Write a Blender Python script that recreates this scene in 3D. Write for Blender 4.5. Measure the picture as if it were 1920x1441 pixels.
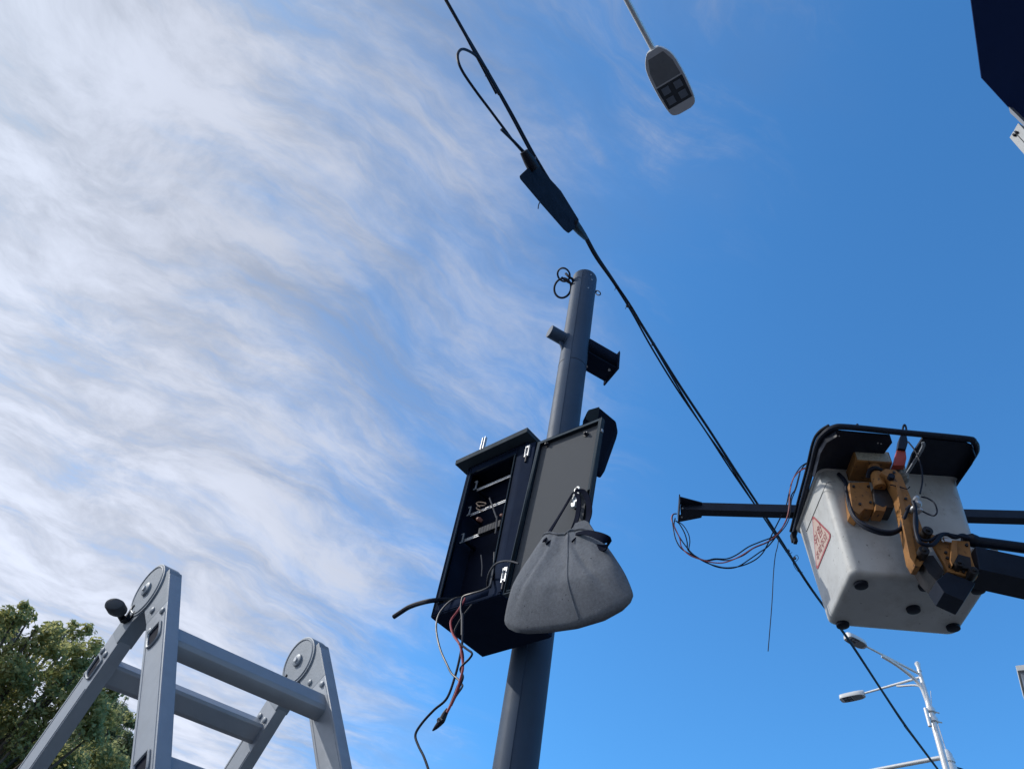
import bpy, bmesh, math, random
import numpy as np
from mathutils import Vector, Matrix
R_ = math.radians
random.seed(7); rng = np.random.default_rng(7)
for o in list(bpy.data.objects): bpy.data.objects.remove(o)
scn = bpy.context.scene
COL = scn.collection

# ------------------------------------------------------------------ camera
FPX, PCX, PCY = 1442.0, 960.0, 720.5          # focal length and centre in photograph pixels (1920 x 1441)
VPX, VPY = 281.0, 1214.0                      # zenith vanishing point from the picture centre
vn = math.hypot(VPX, VPY); kx, ky = VPX/vn, VPY/vn
EL = math.atan2(FPX, vn)
R0 = np.array([1, 0, 0.]); U0 = np.array([0, -math.sin(EL), math.cos(EL)]); FW = np.array([0, math.cos(EL), math.sin(EL)])
RT = ky*R0+kx*U0; UP = -kx*R0+ky*U0
CAM = np.array([0, 0, 1.6])
cd = bpy.data.cameras.new('camera'); cam = bpy.data.objects.new('camera', cd); COL.objects.link(cam)
cd.sensor_width = 36; cd.lens = FPX/1920*36; cd.clip_start = .05; cd.clip_end = 3000
cam.matrix_world = Matrix(((RT[0], UP[0], -FW[0], CAM[0]), (RT[1], UP[1], -FW[1], CAM[1]), (RT[2], UP[2], -FW[2], CAM[2]), (0, 0, 0, 1)))
scn.camera = cam
scn.render.resolution_x, scn.render.resolution_y = 1024, 768

# ------------------------------------------------------------------ sky, sun, exposure
SUN_AZ, SUN_EL = R_(-77), R_(38)              # azimuth from +Y towards +X, elevation
sdir = Vector((math.sin(SUN_AZ)*math.cos(SUN_EL), math.cos(SUN_AZ)*math.cos(SUN_EL), math.sin(SUN_EL)))
wd = bpy.data.worlds.new('World'); scn.world = wd; wd.use_nodes = True
nt = wd.node_tree; nt.nodes.clear()
def wn(t, **k):
    n = nt.nodes.new(t)
    for a, b in k.items(): setattr(n, a, b)
    return n
def wmath(op, a, b=None, c=None, clamp=False):
    n = wn('ShaderNodeMath', operation=op); n.use_clamp = clamp
    for i, v in enumerate((a, b, c)):
        if v is None: continue
        if isinstance(v, (int, float)): n.inputs[i].default_value = v
        else: nt.links.new(v, n.inputs[i])
    return n.outputs[0]
sky = wn('ShaderNodeTexSky', sky_type='NISHITA')
sky.sun_disc = False; sky.sun_elevation = SUN_EL; sky.sun_rotation = SUN_AZ % (2*math.pi)
sky.air_density = 1.0; sky.dust_density = 1.0; sky.ozone_density = 3.2; sky.altitude = 60
tc = wn('ShaderNodeTexCoord'); sp = wn('ShaderNodeSeparateXYZ'); nt.links.new(tc.outputs['Generated'], sp.inputs[0])
zc = wmath('MAXIMUM', sp.outputs[2], .06)
px_ = wmath('DIVIDE', sp.outputs[0], zc); py_ = wmath('DIVIDE', sp.outputs[1], zc)
a_ = R_(24)                                   # streaks run along this direction on the cloud sheet
u_ = wmath('ADD', wmath('MULTIPLY', px_, math.cos(a_)), wmath('MULTIPLY', py_, math.sin(a_)))
v_ = wmath('SUBTRACT', wmath('MULTIPLY', py_, math.cos(a_)), wmath('MULTIPLY', px_, math.sin(a_)))
def comb(x, y, z=0.):
    n = wn('ShaderNodeCombineXYZ')
    for i, v in enumerate((x, y, z)):
        if isinstance(v, (int, float)): n.inputs[i].default_value = v
        else: nt.links.new(v, n.inputs[i])
    return n.outputs[0]
def noise(vec, scale, det=6, rough=.55, dist=0.):
    n = wn('ShaderNodeTexNoise'); n.inputs['Scale'].default_value = scale; n.inputs['Detail'].default_value = det
    n.inputs['Roughness'].default_value = rough; n.inputs['Distortion'].default_value = dist
    nt.links.new(vec, n.inputs['Vector']); return n.outputs[0]
def ramp(x, lo, hi):
    n = wn('ShaderNodeMapRange', interpolation_type='SMOOTHSTEP')
    n.inputs[1].default_value = lo; n.inputs[2].default_value = hi; nt.links.new(x, n.inputs[0]); return n.outputs[0]
plain = comb(px_, py_, 3.3)
w1 = wmath('SUBTRACT', noise(plain, 1.3, 2), .5); w2 = wmath('SUBTRACT', noise(comb(px_, py_, 8.8), 4.5, 4), .5)
uw = wmath('ADD', u_, wmath('MULTIPLY', w1, .25))
vw = wmath('ADD', v_, wmath('ADD', wmath('MULTIPLY', w1, .35), wmath('MULTIPLY', w2, .13)))
n_big = noise(comb(wmath('MULTIPLY', uw, .7), wmath('MULTIPLY', vw, 1.3), 14.3), 2.1, 3, .5)
n_puf = noise(comb(wmath('MULTIPLY', uw, .8), wmath('MULTIPLY', vw, 1.3), 27.9), 3.9, 12, .63, .25)
n_mid = noise(comb(wmath('MULTIPLY', uw, .40), wmath('MULTIPLY', vw, 1.6), 38.2), 6.5, 12, .66)
n_fin = noise(comb(wmath('MULTIPLY', uw, .26), wmath('MULTIPLY', vw, 1.9), 41.3), 18.0, 10, .70)
# the bank of cirrus lies on the sun's side and breaks up along a ragged edge
edge = wmath('ADD', wmath('ADD', wmath('SUBTRACT', px_, .15), wmath('MULTIPLY', py_, .085)), wmath('ADD', wmath('MULTIPLY', wmath('SUBTRACT', n_big, .5), .9), wmath('MULTIPLY', wmath('SUBTRACT', n_puf, .5), .6)))
bank = ramp(wmath('MULTIPLY', edge, -1.), -.42, 1.0)
def dev(n, k): return wmath('MULTIPLY', wmath('SUBTRACT', n, .5), k)
tex = wmath('ADD', dev(n_mid, .85), wmath('ADD', dev(n_puf, 2.0), wmath('ADD', dev(n_fin, .42), dev(n_big, .9))))
dens = wmath('ADD', tex, wmath('MULTIPLY', bank, .95))
dens = wmath('MULTIPLY', ramp(dens, .06, .92), ramp(bank, .0, .22))
veil = wmath('MULTIPLY', ramp(bank, .04, .80), .45)       # thin even haze of ice between the streaks
cover = wmath('SUBTRACT', 1., wmath('MULTIPLY', wmath('SUBTRACT', 1., wmath('MULTIPLY', dens, .9)), wmath('SUBTRACT', 1., veil)), clamp=True)
tint = wn('ShaderNodeMix', data_type='RGBA', blend_type='MULTIPLY'); tint.inputs[0].default_value = 1; tint.inputs[7].default_value = (.42, .94, 1.24, 1)
nt.links.new(sky.outputs[0], tint.inputs[6])
skyc = wn('ShaderNodeMix', data_type='RGBA', blend_type='MIX')
bright = wmath('ADD', wmath('ADD', 1.08, wmath('MULTIPLY', ramp(n_puf, .34, .66), 1.35)), wmath('ADD', wmath('MULTIPLY', ramp(bank, .35, 1.), .9), wmath('MULTIPLY', wmath('SUBTRACT', 1., sp.outputs[2]), 1.5)))
cl = wn('ShaderNodeVectorMath', operation='SCALE'); cl.inputs[0].default_value = (.96, 1.01, 1.16); nt.links.new(bright, cl.inputs['Scale'])
nt.links.new(cover, skyc.inputs[0]); nt.links.new(tint.outputs[2], skyc.inputs[6]); nt.links.new(cl.outputs[0], skyc.inputs[7])
bg = wn('ShaderNodeBackground'); bg.inputs[1].default_value = .15; nt.links.new(skyc.outputs[2], bg.inputs[0])
wo = wn('ShaderNodeOutputWorld'); nt.links.new(bg.outputs[0], wo.inputs[0])
sl = bpy.data.lights.new('sun', 'SUN'); sl.energy = 2.0; sl.angle = R_(.6); sl.color = (1, .95, .87)
so = bpy.data.objects.new('sun', sl); COL.objects.link(so); so.rotation_euler = sdir.to_track_quat('Z', 'Y').to_euler(); so.location = (-20, 0, 30)
scn.view_settings.view_transform = 'Standard'; scn.view_settings.look = 'None'
scn.view_settings.gamma = 1; scn.view_settings.exposure = 0.5; scn.view_settings.use_curve_mapping = False

# ------------------------------------------------------------------ pixels to directions, local frames
def ray(px, py): return FW+(px-PCX)/FPX*RT-(py-PCY)/FPX*UP
def at(px, py, d): return CAM+ray(px, py)*d
def at_z(px, py, z):
    d = ray(px, py); return CAM+d*(z-CAM[2])/d[2]
def rod(v):
    v = np.array(v, float); t = np.linalg.norm(v)
    if t < 1e-9: return np.eye(3)
    k = v/t; K = np.array([[0, -k[2], k[1]], [k[2], 0, -k[0]], [-k[1], k[0], 0]])
    return np.eye(3)+math.sin(t)*K+(1-math.cos(t))*K@K
class Frame:
    def __init__(s, N, M): s.N, s.M = np.array(N, float), np.array(M, float)
    def w(s, p): return s.N+s.M@np.array(p, float)
    def hit(s, px, py, ax, v):                 # where the pixel's ray meets a plane of this frame
        o = s.M.T@(CAM-s.N); d = s.M.T@ray(px, py); return o+d*(v-o[ax])/d[ax]
WORLD = Frame((0, 0, 0), np.eye(3))
def yawframe(N, yaw, rx=0, ry=0): return Frame(N, rod((rx, ry, 0))@rod((0, 0, yaw)))

# ------------------------------------------------------------------ materials
MATS = {}
def mat(name, col, rough=.55, metal=0., vary=.12, scale=12., bump=0., bscale=60., dirt=None, dscale=3., damt=.5, spec=.5, coat=0., emit=None, aniso=None, spots=None):
    if name in MATS: return MATS[name]
    m = bpy.data.materials.new(name); m.use_nodes = True; t = m.node_tree; b = t.nodes['Principled BSDF']
    b.inputs['Metallic'].default_value = metal; b.inputs['Specular IOR Level'].default_value = spec; b.inputs['Coat Weight'].default_value = coat
    g = t.nodes.new('ShaderNodeNewGeometry')
    mp = t.nodes.new('ShaderNodeMapping'); t.links.new(g.outputs['Position'], mp.inputs[0])
    if aniso: mp.inputs['Scale'].default_value = aniso
    def nz(sc, det=5, rg=.6):
        n = t.nodes.new('ShaderNodeTexNoise'); n.inputs['Scale'].default_value = sc; n.inputs['Detail'].default_value = det; n.inputs['Roughness'].default_value = rg
        t.links.new(mp.outputs[0], n.inputs['Vector']); return n
    n1 = nz(scale)
    cr = t.nodes.new('ShaderNodeValToRGB'); e = cr.color_ramp.elements
    e[0].position, e[1].position = .3, .7
    e[0].color = tuple(max(0, c*(1-vary)) for c in col)+(1,); e[1].color = tuple(min(1, c*(1+vary)) for c in col)+(1,)
    t.links.new(n1.outputs[0], cr.inputs[0]); last = cr.outputs[0]
    def over(c2, fac):
        nonlocal last
        x = t.nodes.new('ShaderNodeMix'); x.data_type = 'RGBA'; t.links.new(fac, x.inputs[0]); t.links.new(last, x.inputs[6]); x.inputs[7].default_value = tuple(c2)+(1,); last = x.outputs[2]
    def thr(n, lo, hi, top):
        r = t.nodes.new('ShaderNodeMapRange'); r.inputs[1].default_value = lo; r.inputs[2].default_value = hi; r.inputs[4].default_value = top; t.links.new(n.outputs[0], r.inputs[0]); return r.outputs[0]
    if dirt: over(dirt, thr(nz(dscale, 8, .7), .5, .78, damt))
    if spots: over(spots[0], thr(nz(spots[1], 2, .5), spots[2], spots[2]+.03, spots[3]))
    t.links.new(last, b.inputs['Base Color'])
    rr = t.nodes.new('ShaderNodeMapRange'); rr.inputs[3].default_value = max(.05, rough-.1); rr.inputs[4].default_value = min(1, rough+.12); t.links.new(nz(scale*2.3).outputs[0], rr.inputs[0]); t.links.new(rr.outputs[0], b.inputs['Roughness'])
    if bump:
        bp = t.nodes.new('ShaderNodeBump'); bp.inputs['Strength'].default_value = bump; bp.inputs['Distance'].default_value = .01; t.links.new(nz(bscale, 4).outputs[0], bp.inputs['Height']); t.links.new(bp.outputs[0], b.inputs['Normal'])
    MATS[name] = m; return m
POLE = mat('grey_pole_paint', (.052, .086, .145), .55, 0, .1, 5, .06, 200, (.05, .068, .095), 4, .4, .22)
CABM = mat('dark_cabinet_paint', (.013, .022, .048), .85, 0, .12, 9, .12, 400, (.02, .032, .06), 6, .35, .03)  # blue cast of camera haze is mixed into this dark paint
CABI = mat('cabinet_inside_paint', (.005, .009, .024), .7, 0, .15, 9, .05, 300, spec=.1)  # inside paint carries the same haze blue in its colour
LINER = mat('door_liner_grey', (.072, .082, .097), .85, 0, .06, 260, .15, 500)
TRIM = mat('lit_door_edge', (.045, .066, .088), .75, 0, .1, 20, spec=.12)  # lighter than the cabinet paint: lit edges put into the colour
STEEL = mat('zinc_steel', (.6, .62, .65), .4, .45, .08, 40)
RAILM = mat('din_rail_zinc', (.7, .72, .75), .45, .2, .05, 30)
BLACK = mat('black_plastic', (.007, .011, .024), .5, 0, .2, 30, spec=.3)  # black tinted blue to put camera haze into the colour
CABLE = mat('black_cable', (.007, .012, .028), .55, 0, .2, 20, spec=.25)
WIREG = mat('grey_wire', (.055, .06, .075), .45, 0, .1, 20)
REDW = mat('red_wire', (.32, .035, .05), .45, 0, .15, 30)
FELT = mat('grey_felt', (.175, .192, .222), .95, 0, .16, 120, .45, 420, (.09, .10, .12), 14, .5, .1, spots=((.02, .02, .03), 85, .72, .8))
ALU = mat('ladder_aluminium', (.34, .37, .415), .46, .35, .06, 30, .04, 300, (.34, .37, .41), 7, .35)
ALUD = mat('ladder_hinge_steel', (.25, .285, .33), .52, .25, .08, 40, .05, 200)
DARKM = mat('dark_gasket', (.008, .012, .022), .6, spec=.2)
FIBRE = mat('bucket_fibreglass', (.52, .535, .535), .5, 0, .10, 2.5, .08, 90, (.30, .29, .27), 6, .65, spots=((.12, .12, .11), 38, .70, .6))
RIMB = mat('black_guard', (.006, .011, .026), .5, 0, .2, 12, .05, 80, (.014, .02, .034), 7, .5, .3)  # guard black also tinted with the blue of camera haze
ORNG = mat('orange_paint', (.34, .165, .055), .5, 0, .2, 14, .08, 120, (.06, .035, .025), 7, .95, .3, spots=((.05, .035, .03), 30, .64, .8))
BOOM = mat('dark_boom_paint', (.008, .014, .03), .5, 0, .2, 6, .04, 100, (.02, .028, .045), 8, .4, .3)  # haze blue painted into the boom's dark colour
GALV = mat('galvanised_steel', (.72, .73, .73), .35, .3, .08, 14)
LAMPW = mat('lamp_housing', (.62, .64, .66), .45, 0, .05, 10)
LAMPD = mat('lamp_underside', (.2, .215, .23), .5, 0, .1, 12)
LENS = mat('lamp_lens', (.035, .045, .06), .2, 0, .1, 20)
LEDM = mat('led_module', (.16, .19, .24), .3, 0, .1, 40)

# ------------------------------------------------------------------ mesh builder
class MB:
    def __init__(s, fr=WORLD): s.v, s.f, s.fr = [], [], fr
    def add(s, pts, faces):
        n = len(s.v); s.v += [tuple(s.fr.w(p)) for p in pts]; s.f += [tuple(i+n for i in f) for f in faces]; return s
    def box(s, a, b):
        (x0, y0, z0), (x1, y1, z1) = a, b
        return s.add([(x0, y0, z0), (x1, y0, z0), (x1, y1, z0), (x0, y1, z0), (x0, y0, z1), (x1, y0, z1), (x1, y1, z1), (x0, y1, z1)],
                     [(0, 3, 2, 1), (4, 5, 6, 7), (0, 1, 5, 4), (1, 2, 6, 5), (2, 3, 7, 6), (3, 0, 4, 7)])
    def prism(s, poly, off):                   # poly: list of 3D points (planar), extruded along off
        n = len(poly); p = [np.array(q, float) for q in poly]; off = np.array(off, float)
        fs = [tuple(range(n))[::-1], tuple(range(n, 2*n))]+[(i, (i+1) % n, n+(i+1) % n, n+i) for i in range(n)]
        return s.add(p+[q+off for q in p], fs)
    def loft(s, rings, cap=True):
        n = len(rings[0]); pts = [p for r in rings for p in r]; fs = []
        for k in range(len(rings)-1):
            fs += [(k*n+i, k*n+(i+1) % n, (k+1)*n+(i+1) % n, (k+1)*n+i) for i in range(n)]
        if cap: fs += [tuple(range(n))[::-1], tuple(range((len(rings)-1)*n, len(rings)*n))]
        return s.add(pts, fs)
    def tube(s, pts, r, n=8, smooth=0, closed=False):
        P = [np.array(p, float) for p in pts]
        if smooth: P = crom(P, smooth, closed)
        m = len(P); rs = r if hasattr(r, '__len__') else [r]*m
        if hasattr(r, '__len__') and len(r) != m: rs = np.interp(np.linspace(0, 1, m), np.linspace(0, 1, len(r)), r)
        up = None; rings = []
        for i in range(m):
            a = P[(i+1) % m] if (closed or i < m-1) else P[i]; b = P[i-1] if (closed or i > 0) else P[i]
            t = a-b; t = t/(np.linalg.norm(t)+1e-12)
            if up is None:
                h = np.array([0, 0, 1.]) if abs(t[2]) < .9 else np.array([1., 0, 0]); up = h-t*(h@t)
            up = up-t*(up@t); up = up/(np.linalg.norm(up)+1e-12); sd = np.cross(t, up)
            rings.append([P[i]+rs[i]*(math.cos(2*math.pi*j/n)*sd+math.sin(2*math.pi*j/n)*up) for j in range(n)])
        if closed: return s.loft(rings+[rings[0]], False)
        return s.loft(rings, True)
    def cyl(s, a, b, r0, r1=None, n=24): return s.tube([a, b], [r0, r0 if r1 is None else r1], n)
    def bar(s, a, b, wx, hx, up=(0, 0, 1)):    # rectangular beam a-b
        a, b, up = np.array(a, float), np.array(b, float), np.array(up, float); t = (b-a)/np.linalg.norm(b-a); sd = np.cross(t, up); sd /= np.linalg.norm(sd); u = np.cross(sd, t)
        return s.loft([[c+sd*x*wx/2+u*y*hx/2 for x, y in ((-1, -1), (1, -1), (1, 1), (-1, 1))] for c in (a, b)])
    def build(s, name, m, parent=None, bev=0., smooth=True, seg=2, ang=35):
        me = bpy.data.meshes.new(name); org = np.array(parent_origin(parent)); 
        me.from_pydata([tuple(np.array(v)-org) for v in s.v], [], s.f)
        bm = bmesh.new(); bm.from_mesh(me); bmesh.ops.remove_doubles(bm, verts=bm.verts, dist=1e-6); bmesh.ops.recalc_face_normals(bm, faces=bm.faces)
        if bev:
            ed = [e for e in bm.edges if len(e.link_faces) == 2 and e.calc_face_angle(0) > R_(30)]
            bmesh.ops.bevel(bm, geom=ed, offset=bev, segments=seg, affect='EDGES', profile=.6, clamp_overlap=True)
        bm.to_mesh(me); bm.free()
        if smooth:
            me.shade_smooth(); me.set_sharp_from_angle(angle=R_(ang))
        me.materials.append(m); o = bpy.data.objects.new(name, me); COL.objects.link(o)
        if bev:
            wm = o.modifiers.new('weighted_normal', 'WEIGHTED_NORMAL'); wm.keep_sharp = True
        if parent: o.parent = parent
        return o
ORG = {}
def parent_origin(p):
    while p is not None and p.name not in ORG: p = p.parent
    return ORG[p.name] if p is not None else (0, 0, 0)
def crom(P, k, closed=False):
    n = len(P); out = []
    for i in range(n if closed else n-1):
        g = lambda j: P[j % n] if closed else P[min(max(j, 0), n-1)]
        p0, p1, p2, p3 = g(i-1), g(i), g(i+1), g(i+2)
        for q in range(k):
            t = q/k; out.append(.5*(2*p1+(p2-p0)*t+(2*p0-5*p1+4*p2-p3)*t*t+(3*p1-p0-3*p2+p3)*t**3))
    if not closed: out.append(P[-1])
    return out
def tag(o, label=None, cat=None, group=None, kind=None):
    for k, v in (('label', label), ('category', cat), ('group', group), ('kind', kind)):
        if v: o[k] = v
    return o
def thing(name, loc, label, cat, group=None):
    o = bpy.data.objects.new(name, None); COL.objects.link(o); o.location = tuple(loc); o.empty_display_size = .1
    ORG[o.name] = tuple(float(c) for c in loc); return tag(o, label, cat, group)
def single(mb, name, m, label, cat, group=None, kind=None, **k): return tag(mb.build(name, m, None, **k), label, cat, group, kind)
def rrect(x0, x1, y0, y1, r, z, n=6):
    out = []
    for cx, cy, a in ((x1-r, y1-r, 0), (x0+r, y1-r, 90), (x0+r, y0+r, 180), (x1-r, y0+r, 270)):
        out += [(cx+r*math.cos(R_(a+90*i/n)), cy+r*math.sin(R_(a+90*i/n)), z) for i in range(n+1)]
    return out

# ------------------------------------------------------------------ ground
GROUND = mat('concrete_paving', (.07, .07, .072), .85, 0, .2, 2, .3, 30, (.05, .05, .052), .6, .6)
ROADM = mat('asphalt', (.055, .056, .058), .85, 0, .2, 8, .4, 90)
g = MB(); g.add([(-900, -900, 0), (900, -900, 0), (900, 900, 0), (-900, 900, 0)], [(0, 1, 2, 3)]); tag(g.build('ground', GROUND), kind='structure')
g = MB(); g.add([(-300, 6.2, .004), (300, 6.2, .004), (300, 9.6, .004), (-300, 9.6, .004)], [(0, 1, 2, 3)]); tag(g.build('road', ROADM), kind='structure')

# ------------------------------------------------------------------ camera pole
PX, PY, PR = .3232, 2.8258, .0825
pole = thing('camera_pole', (PX, PY, 0), 'tall round grey steel pole behind the open equipment cabinet', 'pole')
def on_pole(px, py):                           # height on the pole axis seen at this pixel
    d = ray(px, py); return CAM[2]+d[2]*math.hypot(PX, PY)/math.hypot(d[0], d[1])
zt = on_pole(1097, 524)
MB().cyl((PX, PY, 0), (PX, PY, zt), PR, PR, 48).build('shaft', POLE, pole, .0025)
MB().box((PX-.17, PY-.17, 0), (PX+.17, PY+.17, .02)).build('base_plate', POLE, pole, .003)
cv = math.atan2(-PY, -PX)-R_(26)                # a pressed cover strip runs up the side that faces left of the camera
b = MB()
b.loft([[(PX+rr*math.cos(cv+R_(a)), PY+rr*math.sin(cv+R_(a)), z) for a, rr in ((-13, PR-.004), (-12, PR+.0035), (0, PR+.0048), (12, PR+.0035), (13, PR-.004))] for z in (.6, zt-.02)])
b.build('cover_strip', POLE, pole)
zs = on_pole(1066, 690)
MB().cyl((PX, PY, zs-.002), (PX, PY, zs+.002), PR+.0010, None, 48).build('seam', DARKM, pole)
# stub and channel bracket lie on one horizontal axis through the pole
zb = on_pole(1078, 652)
e1 = at_z(1038, 625, zb+.02); ax_ = np.array([e1[0]-PX, e1[1]-PY, 0]); L1 = np.linalg.norm(ax_); ax_ /= L1
L1 = min(L1+.03, .30); pc = np.array([PX, PY, zb+.02]); sdv = np.array([-ax_[1], ax_[0], 0])
MB().cyl(pc+ax_*.03, pc+ax_*L1, .041, None, 24).build('stub_pipe', POLE, pole, .003)
zv = np.array([0, 0, 1.])
MB().prism([pc+ax_*.06-zv*.03-sdv*.006, pc+ax_*(L1*.62)-zv*.036-sdv*.006, pc+ax_*.075-zv*.13-sdv*.006, pc+ax_*.06-zv*.13-sdv*.006], sdv*.012).build('stub_gusset', POLE, pole, .002)
MB().cyl(pc+ax_*.06, pc+ax_*.088, .052, .045, 24).build('stub_collar', POLE, pole, .002)
fb = Frame(pc+np.array([0, 0, -.03]), np.stack([-ax_, np.cross([0, 0, 1], -ax_), [0, 0, 1]], 1))
b = MB(fb)
b.box((.06, -.065, -.052), (.265, .065, -.042)); b.box((.06, -.065, -.042), (.265, -.056, .085)); b.box((.06, .056, -.042), (.265, .065, .085))
brk = b.build('channel_bracket', CABM, pole, .002)
b = MB(fb); b.prism([(.263, -.085, -.064), (.272, -.082, -.07), (.279, .082, -.07), (.270, .085, -.064)], (0, 0, .165)); b.build('bracket_end_plate', CABM, pole, .002)
for xx, yy in ((.11, 0.03), (.235, -.03)):
    MB(fb).cyl((xx, yy, -.060), (xx, yy, -.052), .008, None, 8).build('bolt', STEEL, brk)
# slack rings of cable at the top, an eye bolt on the other side
def cpt(px, py, d): return at(px, py, d)
dtop = float((np.array([PX, PY, zt])-CAM)@FW)
ring = lambda cx, cy, rx, ry, rot, d, n=16: [at(cx+rx*math.cos(2*math.pi*i/n)*math.cos(rot)-ry*math.sin(2*math.pi*i/n)*math.sin(rot), cy+rx*math.cos(2*math.pi*i/n)*math.sin(rot)+ry*math.sin(2*math.pi*i/n)*math.cos(rot), d-.04*math.cos(2*math.pi*i/n)) for i in range(n)]
coil = thing('cable_coil', at(1068, 530, dtop-.06), 'black coil of cut cable tied to the top of the grey pole', 'cable')
MB().tube(ring(1055, 540, 15.5, 18.5, .3, dtop-.05), .0075, 8, 3, True).build('loop', CABLE, coil)
MB().tube(ring(1057, 515, 11, 13, -.5, dtop-.03), .0065, 8, 3, True).build('loop', CABLE, coil)
MB().tube([at(1053, 520, dtop-.07), at(1066, 529, dtop-.09), at(1075, 533, dtop-.1), at(1077, 541, dtop-.1)], .008, 8, 4).build('tail', CABLE, coil)
MB().tube([at(1061, 513, dtop-.06), at(1067, 519, dtop-.1), at(1074, 524, dtop-.1), at(1077, 531, dtop-.1)], .009, 8, 4).build('tail', CABLE, coil)
MB().tube([at(1073, 522, dtop-.1), at(1075, 545, dtop-.1), at(1070, 552, dtop-.1)], .006, 8, 4).build('tie', CABLE, coil)
eye = MB(); ez = np.array(at(1117, 546, dtop+.02))
eye.tube([(PX, PY, zt-.12), at(1118, 547, dtop+.02)], .006, 8); eye.tube(ring(1121, 549, 5.5, 3.5, .6, dtop+.02), .004, 6, 2, True); eye.build('eye_bolt', DARKM, pole)
for zq, aq in ((zt-.05, -70), (zt-.10, -62), (zt-.22, -75)):
    c = np.array([PX, PY, zq]); n_ = np.array([math.cos(R_(aq)), math.sin(R_(aq)), 0])
    MB().cyl(c+n_*(PR-.004), c+n_*(PR+.003), .005, None, 8).build('screw', STEEL, pole)

# ------------------------------------------------------------------ equipment cabinet
CB = yawframe(at(807.3, 1156.3, 2.979), -.8435, .028, -.0063)
CW, CD, CH = .3529, .3161, .7789
cab = thing('equipment_cabinet', CB.w((CW/2, CD/2, 0)), 'dark steel equipment cabinet with its door swung wide open on the pole', 'cabinet')
t_ = .012
b = MB(CB)
b.box((0, 0, 0), (t_, CD, CH)); b.box((CW-t_, 0, 0), (CW, CD, CH)); b.box((t_, CD-t_, 0), (CW-t_, CD, CH)); b.box((t_, 0, 0), (CW-t_, CD-t_, t_)); b.box((t_, 0, CH-t_), (CW-t_, CD-t_, CH))
b.build('shell', CABM, cab, .002)
b = MB(CB)                                     # return flange round the opening
b.box((t_, .001, t_), (.026, .013, CH-t_)); b.box((CW-.062, .001, t_), (CW-t_, .013, CH-t_)); b.box((.026, .001, CH-.05), (CW-.062, .013, CH-t_)); b.box((.026, .001, t_), (CW-.062, .013, .05))
b.build('front_flange', CABM, cab, .0015)
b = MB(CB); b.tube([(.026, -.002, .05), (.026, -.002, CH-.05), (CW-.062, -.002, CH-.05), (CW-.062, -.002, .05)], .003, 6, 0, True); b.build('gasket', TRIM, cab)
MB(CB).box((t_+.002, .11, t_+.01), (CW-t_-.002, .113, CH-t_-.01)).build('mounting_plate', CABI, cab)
for (ax0, ay0), (ax1, ay1) in (((895, 917), (961, 893)), ((883, 965), (951, 939)), ((870, 1016), (943, 984))):
    yr = .045
    A = CB.hit(ax0, ay0, 1, yr); B = CB.hit(ax1, ay1, 1, yr); zc_ = (A[2]+B[2])/2; x0, x1 = max(A[0], .02), min(B[0], CW-.03)
    b = MB(CB); b.box((x0, yr, zc_-.0045), (x1, yr+.002, zc_+.0045)); b.box((x0, yr-.004, zc_+.0045), (x1, yr, zc_+.006)); b.box((x0, yr-.004, zc_-.006), (x1, yr, zc_-.0045))
    dr_ = b.build('din_rail', RAILM, cab)
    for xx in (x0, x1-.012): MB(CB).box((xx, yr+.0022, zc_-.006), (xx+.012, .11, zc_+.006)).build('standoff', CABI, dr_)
    q = CB.hit(ax0-1, ay0-8, 1, .03)
    b = MB(CB); b.box((q[0]-.002, .025, q[2]-.026), (q[0]+.003, .03, q[2]+.022)); b.box((q[0]-.012, .025, q[2]-.028), (q[0]-.004, .03, q[2]-.022)); b.box((q[0]-.012, .025, q[2]+.016), (q[0]-.004, .03, q[2]+.022)); b.build('rail_bracket', ALUD, cab)
# terminal strip on the lowest rail, two brown ferrule bundles
A = CB.hit(900, 1000, 1, .035); B = CB.hit(942, 981, 1, .035)
b = MB(CB)
for i in range(8):
    x = A[0]+(B[0]-A[0])*i/8; b.box((x, .022, A[2]-.014), (x+(B[0]-A[0])/8-.001, .044, A[2]+.02))
b.build('terminal_block', mat('terminal_grey', (.03, .036, .05), .7, spec=.2), cab, .001)  # grey darkened: shadow inside the cabinet is put into the colour
BRN = mat('brown_tape', (.16, .06, .045), .6)
for q, r in (((898, 973), .011), ((942, 966), .009)):
    p = CB.hit(*q, 1, .03); MB(CB).tube([p+np.array([-.012, 0, .006]), p, p+np.array([.014, .01, -.01])], [r*.5, r, r*.6], 10, 3).build('wire_bundle', BRN, cab)
b = MB(CB); b.tube([CB.hit(x, y, 1, .03) for x, y in ((900, 950), (893, 943), (900, 941), (911, 943), (908, 947), (897, 948), (894, 953), (905, 958))], .0025, 6, 4); b.build('inner_wire', mat('tan_wire', (.2, .15, .12), .5), cab)
for pts, w_ in ((((918, 933), (924, 950), (931, 970)), .0035), (((932, 968), (931, 985), (929, 1000)), .004), (((902, 1040), (904, 1060), (903, 1080)), .0025)):
    MB(CB).tube([CB.hit(x, y, 1, .022) for x, y in pts], w_, 6, 4).build('inner_wire', WIREG, cab)
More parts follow.
